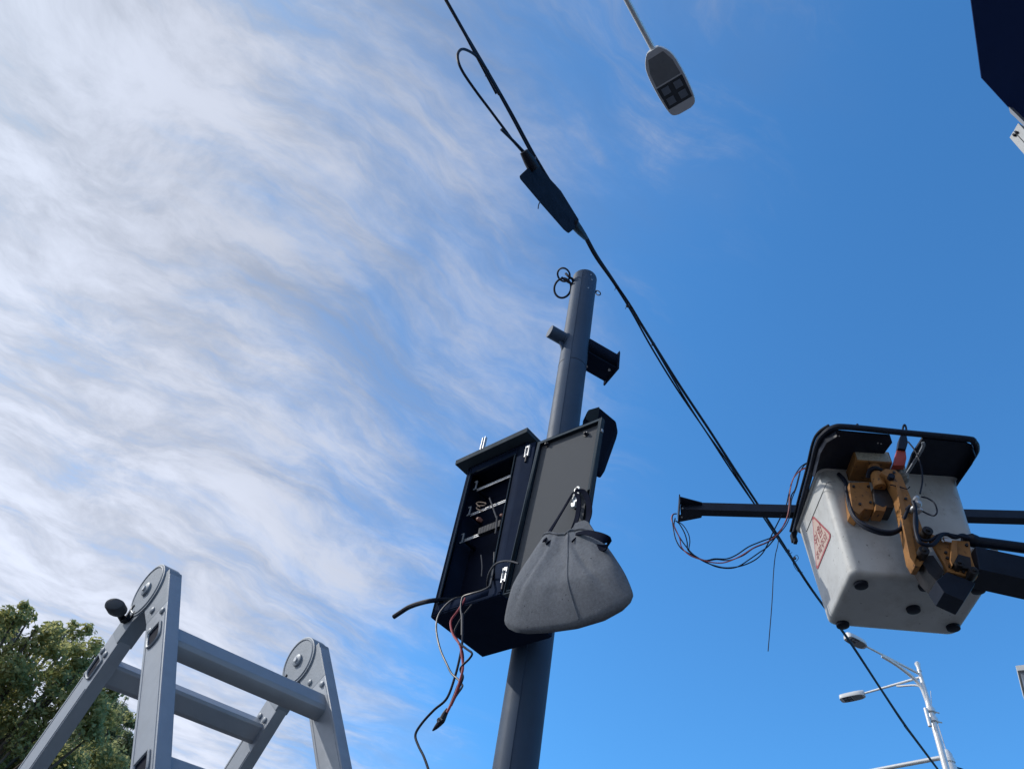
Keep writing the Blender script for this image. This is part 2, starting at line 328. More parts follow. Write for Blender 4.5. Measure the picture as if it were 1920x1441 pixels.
# roof
b = MB(CB); x0, x1 = -.04, .385
b.loft([[(x0, -.05, CH+.001), (x1, -.05, CH+.001), (x1, CD+.03, CH+.001), (x0, CD+.03, CH+.001)], [(x0, -.052, CH+.026), (x1, -.052, CH+.026), (x1, CD+.03, CH+.026), (x0, CD+.03, CH+.026)], [(x0+.03, .0, CH+.05), (x1-.03, .0, CH+.05), (x1-.03, CD-.02, CH+.05), (x0+.03, CD-.02, CH+.05)]])
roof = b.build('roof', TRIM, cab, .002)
q = CB.hit(905, 834, 2, CH+.05)
q = np.array([.135, .0, CH+.05]); q = CB.hit(904, 833, 1, -.01)
b = MB(CB); zz = CH+.028; hh = .135; yb0, yb1 = -.01, .004
b.box((q[0]-.0095, yb0, zz), (q[0]-.0065, yb1, zz+hh)); b.box((q[0]+.0065, yb0, zz), (q[0]+.0095, yb1, zz+hh))
for k0, k1 in ((0, .35), (.52, .62), (.86, 1)): b.box((q[0]-.0065, yb1-.003, zz+hh*k0), (q[0]+.0065, yb1, zz+hh*k1))
b.build('slotted_bracket', STEEL, cab)
b = MB(CB); b.box((-.024, .02, .655), (.0, .05, .685)); b.box((-.03, .026, .66), (-.024, .044, .68)); b.build('side_lock', STEEL, cab, .002)
# bottom skirt and mounting clamps to the pole
b = MB(CB); b.box((.004, .003, -.004), (CW-.004, CD-.003, -.001)); b.build('bottom_plate', CABM, cab)
for z in (.15, .62):
    lp = CB.M.T@(np.array([PX, PY, 0])-CB.N)
    b = MB(CB); b.box((lp[0]-.1, CD, z), (lp[0]+.1, CD+.035, z+.04)); b.build('pole_clamp', CABM, cab, .003)
# door, folded back flat beside the opening
DF = Frame(CB.w((.398, 0, -.036)), CB.M@rod((0, R_(3.6), 0)))
dx0, dx1, dz0, dz1 = 0., .328, .0, .738
yd = -.012
MB(CB).box((CW-.006, -.006, .006), (.404, -.0015, CH-.03)).build('hinge_strip', CABM, cab, .001)
b = MB(DF); b.box((dx0, yd, dz0), (dx1, yd+.004, dz1)); door = b.build('door', CABM, cab, .001)
b = MB(DF); lip = .021
b.box((dx0, yd-lip, dz0), (dx0+.004, yd, dz1)); b.box((dx1-.004, yd-lip, dz0), (dx1, yd, dz1)); b.box((dx0+.004, yd-lip, dz1-.004), (dx1-.004, yd, dz1)); b.box((dx0+.004, yd-lip, dz0), (dx1-.004, yd, dz0+.004))
b.box((dx0+.004, yd-lip, dz0+.004), (dx0+.014, yd-lip+.003, dz1-.004)); b.box((dx1-.014, yd-lip, dz0+.004), (dx1-.004, yd-lip+.003, dz1-.004)); b.box((dx0+.014, yd-lip, dz1-.014), (dx1-.014, yd-lip+.003, dz1-.004)); b.box((dx0+.014, yd-lip, dz0+.004), (dx1-.014, yd-lip+.003, dz0+.014))
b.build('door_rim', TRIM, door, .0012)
MB(DF).box((dx0+.012, yd-.003, dz0+.012), (dx1-.012, yd-.0005, dz1-.012)).build('liner_panel', LINER, door)
for q in ((1025, 833), (1098, 813)):
    p = DF.hit(*q, 1, yd-.01)
    b = MB(DF); b.cyl((p[0], yd-.003, p[2]), (p[0], yd-.008, p[2]), .011, None, 16); b.cyl((p[0], yd-.008, p[2]), (p[0], yd-.02, p[2]), .007, .005, 12); b.build('stud_knob', BLACK, door, .001)
    MB(DF).tube([(p[0]+.009*math.cos(a), yd-.012, p[2]+.009*math.sin(a)) for a in np.linspace(.3, 2.4, 7)], .0016, 6).build('knob_clip', STEEL, door)
for q in ((988, 845), (945, 1077)):
    p = CB.hit(*q, 1, -.012)
    b = MB(CB); zz0, zz1 = p[2]-.032, p[2]+.032
    b.box((p[0]-.010, -.014, zz0), (p[0]-.004, -.002, zz1)); b.box((p[0]+.006, -.014, zz0), (p[0]+.012, -.002, zz1)); b.box((p[0]-.004, -.014, zz0), (p[0]+.006, -.002, zz0+.012)); b.box((p[0]-.004, -.014, zz1-.012), (p[0]+.006, -.002, zz1)); b.box((p[0]-.004, -.006, zz0+.012), (p[0]+.006, -.002, zz1-.012))
    hg = b.build('hinge', STEEL, cab, .001)
    MB(CB).cyl((p[0]+.001, -.008, zz0-.03), (p[0]+.001, -.008, zz0-.002), .006, None, 12).build('hinge_pin', BLACK, hg)
# latch on the door that carries the bag
hp = DF.hit(1079, 912, 1, yd-.03); hq = DF.hit(1077, 940, 1, yd-.03)
b = MB(DF); hx, hz = hp[0]-.002, hp[2]
yl = yd-.012
b.prism([(hx+.012*math.cos(a), yl, hz+.012*math.sin(a)) for a in np.linspace(0, math.pi, 9)]+[(hx-.013, yl, hz-.05), (hx-.008, yl, hz-.062), (hx+.008, yl, hz-.062), (hx+.013, yl, hz-.05)], (0, -.006, 0))
lat = b.build('latch', mat('bright_zinc', (.72, .77, .8), .35, .35), door, .0015)
MB(DF).cyl((hx, yl-.004, hz), (hx, yl-.010, hz), .005, None, 12).build('latch_pivot', BLACK, lat)
MB(DF).box((hx-.009, yl-.0095, hz-.05), (hx-.001, yl-.006, hz-.018)).build('latch_slot', ALUD, lat, .001)
b = MB(DF); b.box((hx-.010, yl-.012, hz-.088), (hx+.008, yl, hz-.068)); b.build('latch_catch', MATS['bright_zinc'], door, .002)
b = MB(DF); b.cyl((hx, yd-.003, hz-.01), (hx, yl-.0005, hz-.01), .009, None, 12); b.build('latch_spindle', BLACK, door)
b = MB(DF); b.box((hx-.006, yd-.012, hz-.086), (hx+.006, yd-.003, hz-.07)); b.build('latch_stop', BLACK, door)
# rivet on the door's outer edge
b = MB(DF); b.box((dx1, yd-.016, dz1-.075), (dx1+.006, yd-.006, dz1-.062)); b.build('edge_clip', STEEL, door)

# ------------------------------------------------------------------ tapered speaker housing behind the door
hs = thing('siren_housing', at(1130, 830, 3.75), 'dark tapered siren housing peeking out behind the open cabinet door', 'siren')
pts_t = [(1096, 783), (1103, 768), (1124, 762), (1157, 795), (1150, 812), (1108, 800)]
f_out = [at(*q, 3.72) for q in ((1092, 788), (1101, 769), (1124, 763), (1156, 790), (1153, 804), (1131, 866), (1122, 880), (1085, 862))]
b = MB(); off = (np.array([PX, PY, 0])-np.array([f_out[3][0], f_out[3][1], 0])); off[2] = 0; off = np.array([.025, .06, 0])
b.prism(f_out, off); b.build('housing', CABM, hs, .008)
b = MB(); b.prism([at(*q, 3.70) for q in ((1098, 784), (1103, 768), (1124, 762), (1121, 783), (1110, 793))], off*.1); b.build('lit_facet', TRIM, hs, .004)  # lighter panel puts the lit facet into the colour
c = at(1128, 840, 3.75); c2 = np.array([PX, PY, c[2]])
b = MB(); b.bar(c+off*.5, c2, .05, .05); b.build('mounting_arm', POLE, hs, .004)

# ------------------------------------------------------------------ felt bag on the latch
fby = -.16
bag = thing('felt_tote_bag', CB.w((.68, fby, -.21)), 'grey felt tote bag hanging from the latch of the cabinet door', 'bag')
bot = [(949, 1157), (947, 1169), (953, 1178), (968, 1185), (990, 1188), (1030, 1186), (1080, 1179), (1130, 1164), (1165, 1145), (1181, 1130), (1187, 1117), (1185, 1106)]
topc = [(1020, 1010), (1030, 1007), (1042, 1007), (1056, 1011), (1070, 1009), (1082, 1003), (1100, 1000), (1122, 1003)]
def along(pts, f):
    P = np.array(pts, float); sl_ = np.concatenate([[0], np.cumsum(np.hypot(*np.diff(P, axis=0).T))]); sl_ /= sl_[-1]
    return np.array([np.interp(f, sl_, P[:, 0]), np.interp(f, sl_, P[:, 1])])
NS, NT = 72, 40
def bagpt(f, t, back):
    p = along(bot, f)*(1-t)+along(topc, f)*t; s = 2*f-1
    p[0] += (6*math.sin(math.pi*t)*s)                # slightly bowed sides
    sw = math.sqrt(max(0, 1-s*s*s*s)); lo = min(1, t/.5); round_ = math.sin(math.pi/2*lo)*.8+.2*min(1, t/.03)
    amp = (.060-.032*max(0, t-.4)/.6)*sw*round_
    cr = 0
    if not back:
        cr += .016*math.exp(-((s+.10)/.17)**2)*(.45+.3*t)-.012*math.exp(-((s-.16)/.14)**2)*(.5+.3*t)
        cr += .022*math.exp(-((s-.82+.70*t)/.055)**2)*min(1, 2.4*(1-t))-.014*math.exp(-((s-.68+.66*t)/.09)**2)*(1-t)
        cr += .018*math.exp(-((s+.84-.42*t)/.05)**2)*min(1, 2*(1-t))-.010*math.exp(-((s+.68-.3*t)/.10)**2)
        cr += .0035*math.sin(9*s+5*t)+.0025*math.sin(17*s-11*t+1)+.0015*math.sin(31*s+23*t)
    y = fby+(amp*.8 if back else -amp)+.26*cr*sw*min(1, round_)*min(1, .25+2.5*t)
    return CB.hit(p[0], p[1], 1, fby)*np.array([1, 0, 1])+np.array([0, y, 0])
b = MB(CB)
for back in (False, True):
    P = [bagpt(i/NS, j/NT, back) for j in range(NT+1) for i in range(NS+1)]; n1 = NS+1
    b.add(P, [(j*n1+i, j*n1+i+1, (j+1)*n1+i+1, (j+1)*n1+i) for j in range(NT) for i in range(NS)])
    P = [bagpt(i/NS, 1-j*.05, back)*np.array([1, 0, 1])+np.array([0, (bagpt(i/NS, 1-j*.05, back)[1]-fby)*.72+fby, .0 if j == 0 else -.001]) for j in range(6) for i in range(NS+1)]
    b.add(P, [(j*n1+i, j*n1+i+1, (j+1)*n1+i+1, (j+1)*n1+i) for j in range(5) for i in range(NS)])
b.build('bag_body', FELT, bag, ang=70)
b = MB(CB); b.tube([bagpt(i/NS, 1, False)+np.array([0, -.002, 0]) for i in range(NS+1)], .0035, 6); b.build('top_hem', FELT, bag)
b = MB(CB); b.tube([bagpt(.57-.02*j/NT, j/NT, False)+np.array([0, -.001, 0]) for j in range(2, NT+1)], .0022, 6); b.build('front_seam', FELT, bag)
# folded-up back flap and the handles
b = MB(CB)
pr = [CB.hit(*q, 1, fby+.05) for q in ((1056, 1004), (1074, 988), (1078, 980), (1095, 974), (1102, 977), (1117, 1000), (1130, 1022), (1100, 1030), (1060, 1024))]
b.prism(pr, (0, .012, 0)); b.build('back_flap', FELT, bag, .003)
HAND = mat('black_strap', (.004, .007, .02), .9, 0, .2, 60, spec=.05)
hk = CB.M.T@(DF.w((hx, yl-.018, hz-.03))-CB.N)
def strap(pts, w_, name='handle', th=.004, sm=8):
    P = crom([np.array(p, float) for p in pts], sm); rr = []
    for i, p in enumerate(P):
        t = P[min(i+1, len(P)-1)]-P[max(i-1, 0)]; t /= np.linalg.norm(t); s_ = np.cross(t, [0, -1, 0]); s_ /= np.linalg.norm(s_)+1e-9; n2 = np.cross(s_, t)
        ww = np.interp(i/(len(P)-1), np.linspace(0, 1, len(w_)), w_)
        rr.append([p+s_*ww+n2*th/2, p-s_*ww+n2*th/2, p-s_*ww-n2*th/2, p+s_*ww-n2*th/2])
    b = MB(CB); b.loft(rr); return b.build(name, HAND, bag)
h = lambda x, y, yy: CB.hit(x, y, 1, yy)
strap([hk+np.array([-.004, 0, .004]), h(1062, 945, yl-.02), h(1042, 978, fby+.02), h(1026, 1004, fby-.015), h(1020, 1014, fby-.045)], [.004, .006, .007, .006])
strap([hk+np.array([.002, 0, .006]), h(1085, 935, yl-.02), h(1083, 965, yl-.03), h(1075, 990, fby+.07), h(1066, 1006, fby+.04)], [.005, .009, .011, .010])
strap([hk+np.array([.005, -.002, .008]), h(1095, 922, yl-.01), h(1104, 945, yl-.015), h(1104, 968, yl-.03), h(1098, 984, fby+.055)], [.005, .010, .012, .011])
strap([h(1076, 1002, fby-.02), h(1098, 998, fby-.06), h(1122, 1004, fby-.085), h(1140, 1014, fby-.075), h(1136, 1026, fby-.04), h(1118, 1024, fby-.03), h(1098, 1012, fby-.02)], [.004, .008, .012, .014, .012, .008, .004])
for q in ((1031, 1016), (1079, 1011)):
    p = CB.hit(*q, 1, fby-.03); MB(CB).tube([p+np.array([.004, .012, .02]), p+np.array([.001, -.004, .0]), p+np.array([-.003, -.012, -.016])], .003, 6, 4).build('stitching', HAND, bag)

# ------------------------------------------------------------------ loose wires below the cabinet
def wire(name, pts, y, r, m, label, group='loose wires hanging from the cabinet', n=7):
    ys = y if hasattr(y, '__len__') else [y]*len(pts)
    if len(ys) != len(pts): ys = np.interp(np.linspace(0, 1, len(pts)), np.linspace(0, 1, len(ys)), ys)
    b = MB(CB); b.tube([CB.hit(px, py, 1, yy) for (px, py), yy in zip(pts, ys)], r, 8, n); return single(b, name, m, label, 'wire', group)
wire('cable_stub', [(738, 1156), (750, 1148), (766, 1138), (785, 1131), (806, 1126), (828, 1124), (850, 1124)], [-.02, -.02, -.03, .05], .0095, CABLE, 'thick black cable stub poking out left of the open cabinet')
wire('looped_wire', [(972, 1056), (958, 1052), (942, 1052), (928, 1058), (918, 1072), (914, 1088), (914, 1099)], [-.05, -.05, -.02, .03], .0036, WIREG, 'thin grey wire arching over the cabinet edge by the lower hinge')
wire('loose_wire', [(927, 1035), (926, 1060), (922, 1085), (918, 1098), (905, 1106), (885, 1112), (870, 1117), (866, 1124), (867, 1134), (880, 1140)][:8]+[(864, 1140), (866, 1158), (866, 1190)], [.01, -.03, -.03], .0036, WIREG, 'grey wire running down the cabinet edge and out below it')
wire('loose_wire', [(878, 1114), (862, 1119), (848, 1124), (832, 1138), (821, 1156), (818, 1180), (825, 1215), (838, 1245), (847, 1262), (858, 1272), (866, 1282), (866, 1288), (855, 1304), (846, 1322)], [.02, -.05, -.05], .0036, WIREG, 'grey wire drooping leftmost below the cabinet before joining the bundle')
wire('red_wire', [(874, 1116), (870, 1126), (858, 1145), (847, 1160), (845, 1172), (850, 1190), (862, 1208), (866, 1230), (868, 1250), (865, 1266), (858, 1290), (848, 1315), (838, 1335)], [.01, -.05, -.06], .0042, REDW, 'red wire hanging in the bundle below the cabinet')
wire('loose_wire', [(868, 1150), (867, 1200), (862, 1232), (853, 1268), (838, 1308), (814, 1330), (792, 1354), (779, 1376), (784, 1396), (794, 1416), (803, 1441), (812, 1475), (816, 1530)], [-.04, -.05], .0042, CABLE, 'long dark wire dangling from the cabinet down past the picture edge')
wire('loose_wire', [(862, 1206), (875, 1216), (885, 1224), (880, 1234), (868, 1246), (863, 1255), (868, 1268), (862, 1285), (850, 1310), (840, 1332)], [-.06, -.05], .0038, CABLE, 'dark wire with a sharp sideways kink in the bundle below the cabinet')
wire('loose_wire', [(885, 1133), (864, 1160), (852, 1185), (858, 1200), (868, 1225), (866, 1262), (856, 1290), (846, 1316), (836, 1340)], [-.02, -.055], .0035, CABLE, 'dark wire twisted around the red wire in the hanging bundle')
b = MB(CB); b.tube([CB.hit(x, y, 1, -.055) for x, y in ((840, 1328), (834, 1338), (828, 1350), (818, 1362), (811, 1369))], [.006, .009, .011, .007, .002], 10, 4)
b.tube([CB.hit(x, y, 1, -.062) for x, y in ((830, 1350), (824, 1346), (821, 1350), (824, 1354))], .004, 8, 4)
single(b, 'wire_connector', BLACK, 'black taped connector at the end of the hanging wire bundle', 'connector')

# ------------------------------------------------------------------ folding ladder
LH = at(312.5, 1079.1, 1.465); LM = rod((.087, -.102, .685)); LW = .354
lw, lu, lz = LM[:, 0], LM[:, 1], LM[:, 2]
HA = .602
dA = lu*math.sin(HA)-lz*math.cos(HA); dB = -lu*math.sin(HA)-lz*math.cos(HA)
nA = lu*math.cos(HA)+lz*math.sin(HA); nB = -lu*math.cos(HA)+lz*math.sin(HA)     # outward of each section
lad = thing('folding_ladder', (LH[0]+.1, LH[1]+.1, 0), 'grey aluminium folding ladder standing open beside the tree', 'ladder')
RWD, RTH = .060, .026                          # rail width and thickness
def rail_mb(P0, d, nrm, s0, L):
    b = MB(); a = P0+d*s0; e = P0+d*L
    b.bar(a, e, RTH, RWD, nrm); return b
for side in (0, 1):
    P0 = LH+lw*(LW*side)
    for d, nrm, s0 in ((dA, nA, .115), (dB, nB, .035)):
        L = (P0[2]-.03)/-d[2]; rl = rail_mb(P0, d, nrm, s0, L).build('rail', ALU, lad, .003)
        foot = P0+d*L
        for so in (-1, 1):
            for eo in (-1, 1):
                c0_ = P0+d*(s0+.11)+nrm*(eo*(RWD/2-.006))+lw*(so*RTH/2); MB().bar(c0_, c0_+d*(L-s0-.2), .0016, .004, nrm).build('rail_ridge', ALU, rl)
        b = MB(); b.box((foot[0]-.045, foot[1]-.045, 0), (foot[0]+.045, foot[1]+.045, .045)); b.build('foot', BLACK, rl, .006)
        # rivets by the hinge and dark end slots of the rungs
        ow = lw*(-1 if side == 0 else 1)
        rv = [(.10, -.012), (.135, .018), (.155, -.014)] if d is dB else [(.165, -.012), (.168, .014), (.215, .016)]
        for ow_ in (lw*-1, lw):
            for s_, o_ in rv:
                c = P0+d*s_+nrm*o_+ow_*(RTH/2)
                MB().tube([c-ow_*.001, c+ow_*.003, c+ow_*.0045], [.0062, .006, .003], 12).build('rivet', ALUD, rl)
def dprof(c, d, nrm, sx=1.):
    # D-shaped rung: flat tread uppermost
    hw, hh = .019*sx, .0225*sx
    return [c+nrm*(a*hw)+d*(b_*hh) for a, b_ in ((-1, -.75), (-.8, -1), (.8, -1), (1, -.75), (1, .55), (.75, .9), (.3, 1.02), (-.3, 1.02), (-.75, .9), (-1, .55))]
for d, nrm, s0 in ((dA, nA, .195), (dB, nB, .180)):
    for k in range(8):
        s_ = s0+.28*k
        cL, cR = LH+d*s_, LH+lw*LW+d*s_
        if min(cL[2], cR[2]) < .15: break
        b = MB(); b.loft([dprof(cL+lw*(RTH*.4), d, nrm, 1.), dprof(cR-lw*(RTH*.4), d, nrm, 1.)]); rg = b.build('rung', ALU, lad, .0015)
        for c, ow in ((cL-lw*(RTH/2), -lw), (cR+lw*(RTH/2), lw)):
            pr = crom([np.array(p) for p in dprof(c+ow*.0015, d, nrm, .86)], 3, True)
            MB().tube(pr, .0026, 6, 0, True).build('slot_lip', ALUD, rg)
            MB().prism(dprof(c-ow*.0005, d, nrm, .82), ow*.0009).build('slot_shade_plate', CABI, rg)  # dark plate painted in for the shade inside the hollow rung
for side in (0, 1):
    P0 = LH+lw*(LW*side)
    ip = at(290, 1113, 1.465) if side == 0 else None
    rr_ = ray(291, 1112); C0 = CAM+rr_*(((LH-CAM)@lw)/(rr_@lw))+lw*(LW*side)
    th = RTH/2+.004
    # disc pair with a neck that runs into the rear section
    b = MB(); n = 40; rad = .052
    poly = []
    for i in range(n):
        a = 2*math.pi*i/n; p = C0+rad*(math.cos(a)*lu+math.sin(a)*lz)
        poly.append(p)
    b.prism([p-lw*th for p in poly], lw*(2*th)); hg = b.build('hinge_disc', ALUD, lad, .0022)
    b = MB(); nk = [C0-nA*.027+dA*-.005, C0+nA*.033+dA*.0, C0+nA*.036+dA*.03, C0+nA*.027+dA*.05, C0+nA*.026+dA*.10, C0-nA*.026+dA*.10, C0-nA*.029+dA*.055, C0-nA*.044+dA*.03]
    b.prism([p-lw*(th-.002) for p in nk], lw*(2*th-.004)); b.build('hinge_neck', ALUD, hg, .002)
    b = MB(); nk = [P0+nB*.029+dB*.022, P0+nB*.029+dB*.12, P0-nB*.029+dB*.12, P0-nB*.04+dB*.07, P0-nB*.02+dB*.02]
    b.prism([p-lw*(th-.0035) for p in nk], lw*(2*th-.007)); b.build('hinge_cheek', ALUD, hg, .002)
    for sg in (-1, 1):
        c = C0+lw*(sg*th)
        MB().tube([c+(.046)*(math.cos(a)*lu+math.sin(a)*lz) for a in np.linspace(0, 2*math.pi, 48)[:-1]], .0016, 6, 0, True).build('disc_groove', ALUD, hg)
        MB().tube([c-lw*(sg*.001), c+lw*(sg*.004), c+lw*(sg*.0055)], [.0135, .013, .010], 20).build('hub', ALUD, hg)
        MB().cyl(c+lw*(sg*.005), c+lw*(sg*.0085), .0055, .005, 6).build('hub_bolt', STEEL, hg)
        for da, off_ in ((.045, .008), (.05, -.016)):
            q = c+dA*da+nA*off_; b = MB(); b.bar(q-dA*.010, q+dA*.010, .003, .004, nA); b.build('lock_tooth', DARKM, hg)
        q = c+dA*.062+nA*-.004; b = MB(); b.bar(q-dA*.008-nA*.008, q+dA*.006+nA*.010, .010, .014, lw); b.build('lock_pawl', DARKM, hg, .002)
    # release knob on the outer side
    ow = lw*(-1 if side == 0 else 1)
    q0 = C0+dA*.068+nA*.012+ow*th
    if side == 0: q1 = at(218, 1139, float((q0-CAM)@FW)-.035)
    else: q1 = q0+ow*.03+nA*.02-dA*.02
    dv = (q1-q0)/np.linalg.norm(q1-q0)
    MB().tube([q0, q0+(q1-q0)*.75], .006, 12).build('release_lever', DARKM, hg)
    b = MB(); sd1 = np.cross(dv, lz); sd1 /= np.linalg.norm(sd1); sd2 = np.cross(sd1, dv)
    rr = []
    for s_, k in ((-.016, .55), (-.014, .85), (-.008, 1), (.010, 1.0), (.016, .85), (.018, .5)):
        rr.append([q1+dv*s_+k*(sd1*.018*math.cos(a)+sd2*.0125*math.sin(a)) for a in np.linspace(0, 2*math.pi, 24, endpoint=False)])
    b.loft(rr); b.build('release_knob', mat('grey_knob', (.05, .06, .075), .6, 0, .2, 40, .1, 120), hg, 0)

# ------------------------------------------------------------------ bucket truck: bucket, boom, turret, chassis
BK = yawframe(at(1595.36, 1074.63, 5.4774), -.1905, .0117, -.0411)
BW, BD, BH, BT = .95, .684, .9651, .0528
tur = BK.w((10.2, -.2, -1.95))
truck = thing('bucket_truck', (tur[0], tur[1], 0), 'white bucket with orange arm on the dark boom of a bucket truck', 'bucket truck')
def bring(z, ins=0., r=.07):
    e = BT*max(z, 0)/BH-ins; return rrect(-e, BW+e, -e, BD+e, r, z, 8)
b = MB(BK)
b.loft([bring(0, .10, .04), bring(0, .046, .055), bring(0, .042, .056), bring(.003, .026, .06), bring(.011, .011, .065), bring(.024, .002, .068), bring(.04, .0), bring(.044, .0), bring(.25), bring(.5), bring(.75), bring(BH-.02), bring(BH-.02, -.02), bring(BH, -.02), bring(BH, .03), bring(.05, .03)])
bucket = b.build('bucket', FIBRE, truck, 0, ang=50)
for q in ((1614, 1094), (1735, 1097), (1712, 1140), (1577, 1174), (1789, 1174), (1845, 1102)):
    p = BK.hit(*q, 2, 0)
    x_, y_ = min(max(p[0], .07), BW-.07), min(max(p[1], .06), BD-.05)
    b = MB(BK); b.tube([(x_, y_, .002), (x_, y_, -.022), (x_, y_, -.028)], [.050, .047, .036], 20); b.build('rubber_foot', BLACK, bucket)
def lface(y, z, o=.003): return np.array([-BT*z/BH-o, y, z])
def lhit(px, py, o=.003):
    p = BK.hit(px, py, 0, -.03)
    for _ in range(3): p = BK.hit(px, py, 0, -BT*p[2]/BH-o)
    return p
# moulded seam on the left side
b = MB(BK); b.tube([lhit(1566, 902), lhit(1553, 904), lhit(1547, 912), lhit(1526, 962), lhit(1512, 996)], .0022, 6, 6); b.build('moulding_seam', DARKM, bucket)
# warning triangle, apex up
tri0 = [(.336, .81), (.575, .42), (.097, .42)]
def tri(sc, o, r=.035):
    cx = sum(p[0] for p in tri0)/3; cz = sum(p[1] for p in tri0)/3
    P = [((p[0]-cx)*sc+cx, (p[1]-cz)*sc+cz) for p in tri0]; out = []
    for i in range(3):
        a, c, d = np.array(P[i-1]), np.array(P[i]), np.array(P[(i+1) % 3])
        u1 = (a-c)/np.linalg.norm(a-c)*r*1.7; u2 = (d-c)/np.linalg.norm(d-c)*r*1.7
        for k in range(7):
            t = k/6; q = (1-t)**2*(c+u1)+2*t*(1-t)*c+t*t*(c+u2); out.append(lface(q[0], q[1], o))
    return out
SREDM = mat('sticker_red', (.40, .075, .085), .5, 0, .12, 30, 0, 60, (.5, .3, .28), 14, .5)
SPINK = mat('sticker_ground', (.56, .44, .38), .55, 0, .08, 20, 0, 60, (.5, .36, .33), 9, .5)
STXT = mat('sticker_letters', (.28, .045, .05), .55)
b = MB(BK); b.prism(tri(1., .0035), (-.0006, 0, 0)); st = b.build('warning_sticker', SREDM, bucket, smooth=False); tag(st, 'red warning triangle sticker with Korean lettering')
b = MB(BK); b.prism(tri(.885, .0044, .03), (-.0006, 0, 0)); b.build('sticker_field', SPINK, st, smooth=False)
def text_part(body, y, z, size, name, m, parent, o):
    cu = bpy.data.curves.new(name, 'FONT'); cu.body = body; cu.size = size; cu.align_x = 'CENTER'; cu.align_y = 'CENTER'; cu.resolution_u = 3; cu.offset = size*.004
    ob = bpy.data.objects.new(name+'_curve', cu); COL.objects.link(ob)
    dg = bpy.context.evaluated_depsgraph_get(); dg.update(); me = bpy.data.meshes.new_from_object(ob.evaluated_get(dg)); bpy.data.objects.remove(ob)
    org = np.array(parent_origin(parent))
    for v in me.vertices:
        v.co = Vector(tuple(BK.w(lface(y-v.co.x, z+v.co.y, o))-org))
    me.materials.clear(); me.materials.append(m); me.name = name
    ob = bpy.data.objects.new(name, me); COL.objects.link(ob); ob.parent = parent; return ob
text_part('위험', .336, .592, .118, 'lettering', STXT, st, .0062)
text_part('추락주의', .336, .482, .084, 'lettering', STXT, st, .0062)
# black guard round the rim, wide tray towards the boom
zr = BH+.004
path = [(-.062, .80), (-.085, .4), (-.105, .0), (-.125, -.30), (-.105, -.42), (-.05, -.495), (.05, -.512), (.45, -.49), (.92, -.465), (.99, -.44), (1.035, -.37), (1.04, -.28), (1.02, -.05), (1.0, .35), (1.0, .72)]
b = MB(BK); b.tube([(x, y, zr+.005) for x, y in path], .024, 10, 5); guard = b.build('rim_guard', RIMB, truck)
b = MB(BK); b.tube([(x+(-.028 if x < .1 else 0), y, zr+.03) for x, y in path[:6]], .012, 8, 5); b.build('guard_strip', DARKM, guard)
lp_ = [(-.10, .0), (-.118, -.29), (-.10, -.41), (-.04, -.485), (.37, -.468), (.405, -.40), (.375, -.25), (.36, -.03)]
b = MB(BK); b.prism([(x, y, zr-.02) for x, y in lp_], (0, 0, .02)); b.build('tray_panel', RIMB, guard, .004)
rp_ = [(.60, -.03), (.585, -.28), (.605, -.462), (.92, -.445), (.98, -.42), (1.02, -.36), (1.025, -.28), (1.0, -.03)]
b = MB(BK); b.prism([(x, y, zr-.02) for x, y in rp_], (0, 0, .02)); b.build('tray_panel', RIMB, guard, .004)
for pp in ((lp_[0:4]), (rp_[4:8])):          # downturned skirts give the tray its depth
    b = MB(BK)
    for p, q in zip(pp[:-1], pp[1:]): b.prism([(p[0], p[1], zr-.02), (q[0], q[1], zr-.02), (q[0]*.985+.003, q[1], zr-.075), (p[0]*.985+.003, p[1], zr-.075)], (.004 if p[0] < .2 else -.004, .003, 0))
    b.build('tray_skirt', RIMB, guard)
for x, y in ((.30, -.39), (.325, -.385), (.0, -.44)):
    MB(BK).cyl((x, y, zr-.021), (x, y, zr-.026), .006, None, 8).build('rivet', STEEL, guard)
for px, py in ((1609, 797), (1782, 818)):
    p = BK.hit(px, py, 2, zr+.03); MB(BK).cyl((p[0], p[1]+.01, zr), (p[0], p[1]+.01, zr+.05), .01, None, 8).build('guard_bolt', DARKM, guard)
b = MB(BK); b.box((-.105, .74, zr-.10), (-.065, .80, zr-.02)); b.box((-.10, .72, zr-.135), (-.07, .77, zr-.10)); b.build('guard_end_bracket', DARKM, guard, .004)
b = MB(BK); b.tube([(.61, -.44, zr-.035), (.62, -.40, zr-.05), (.60, -.22, zr-.06), (.585, -.08, zr-.06)], .013, 8, 4); b.build('tray_strut', ALUD, guard)
# control lever standing in the gap of the tray
def fh(px, py, y): return BK.hit(px, py, 1, y)
ORED = mat('lever_red', (.45, .06, .03), .45)
def ppr(name, pix_, y, th, m, par, bev=.006):
    b = MB(BK); b.prism([fh(px, py, y) for px, py in pix_], (0, th, 0)); return b.build(name, m, par, bev)
lev = ppr('control_lever', [(1674, 872), (1681, 846), (1684, 838), (1698, 840), (1700, 858), (1697, 872)], -.28, .05, ORED, truck)
ppr('lever_grip', [(1683, 840), (1686, 822), (1690, 812), (1700, 814), (1703, 828), (1699, 842)], -.30, .06, BLACK, lev, .008)
b = MB(BK); b.tube([fh(x, y, -.3) for x, y in ((1692, 816), (1693, 802), (1696, 796), (1699, 802), (1700, 815))], .008, 8, 4); b.build('lever_loop', BLACK, lev)
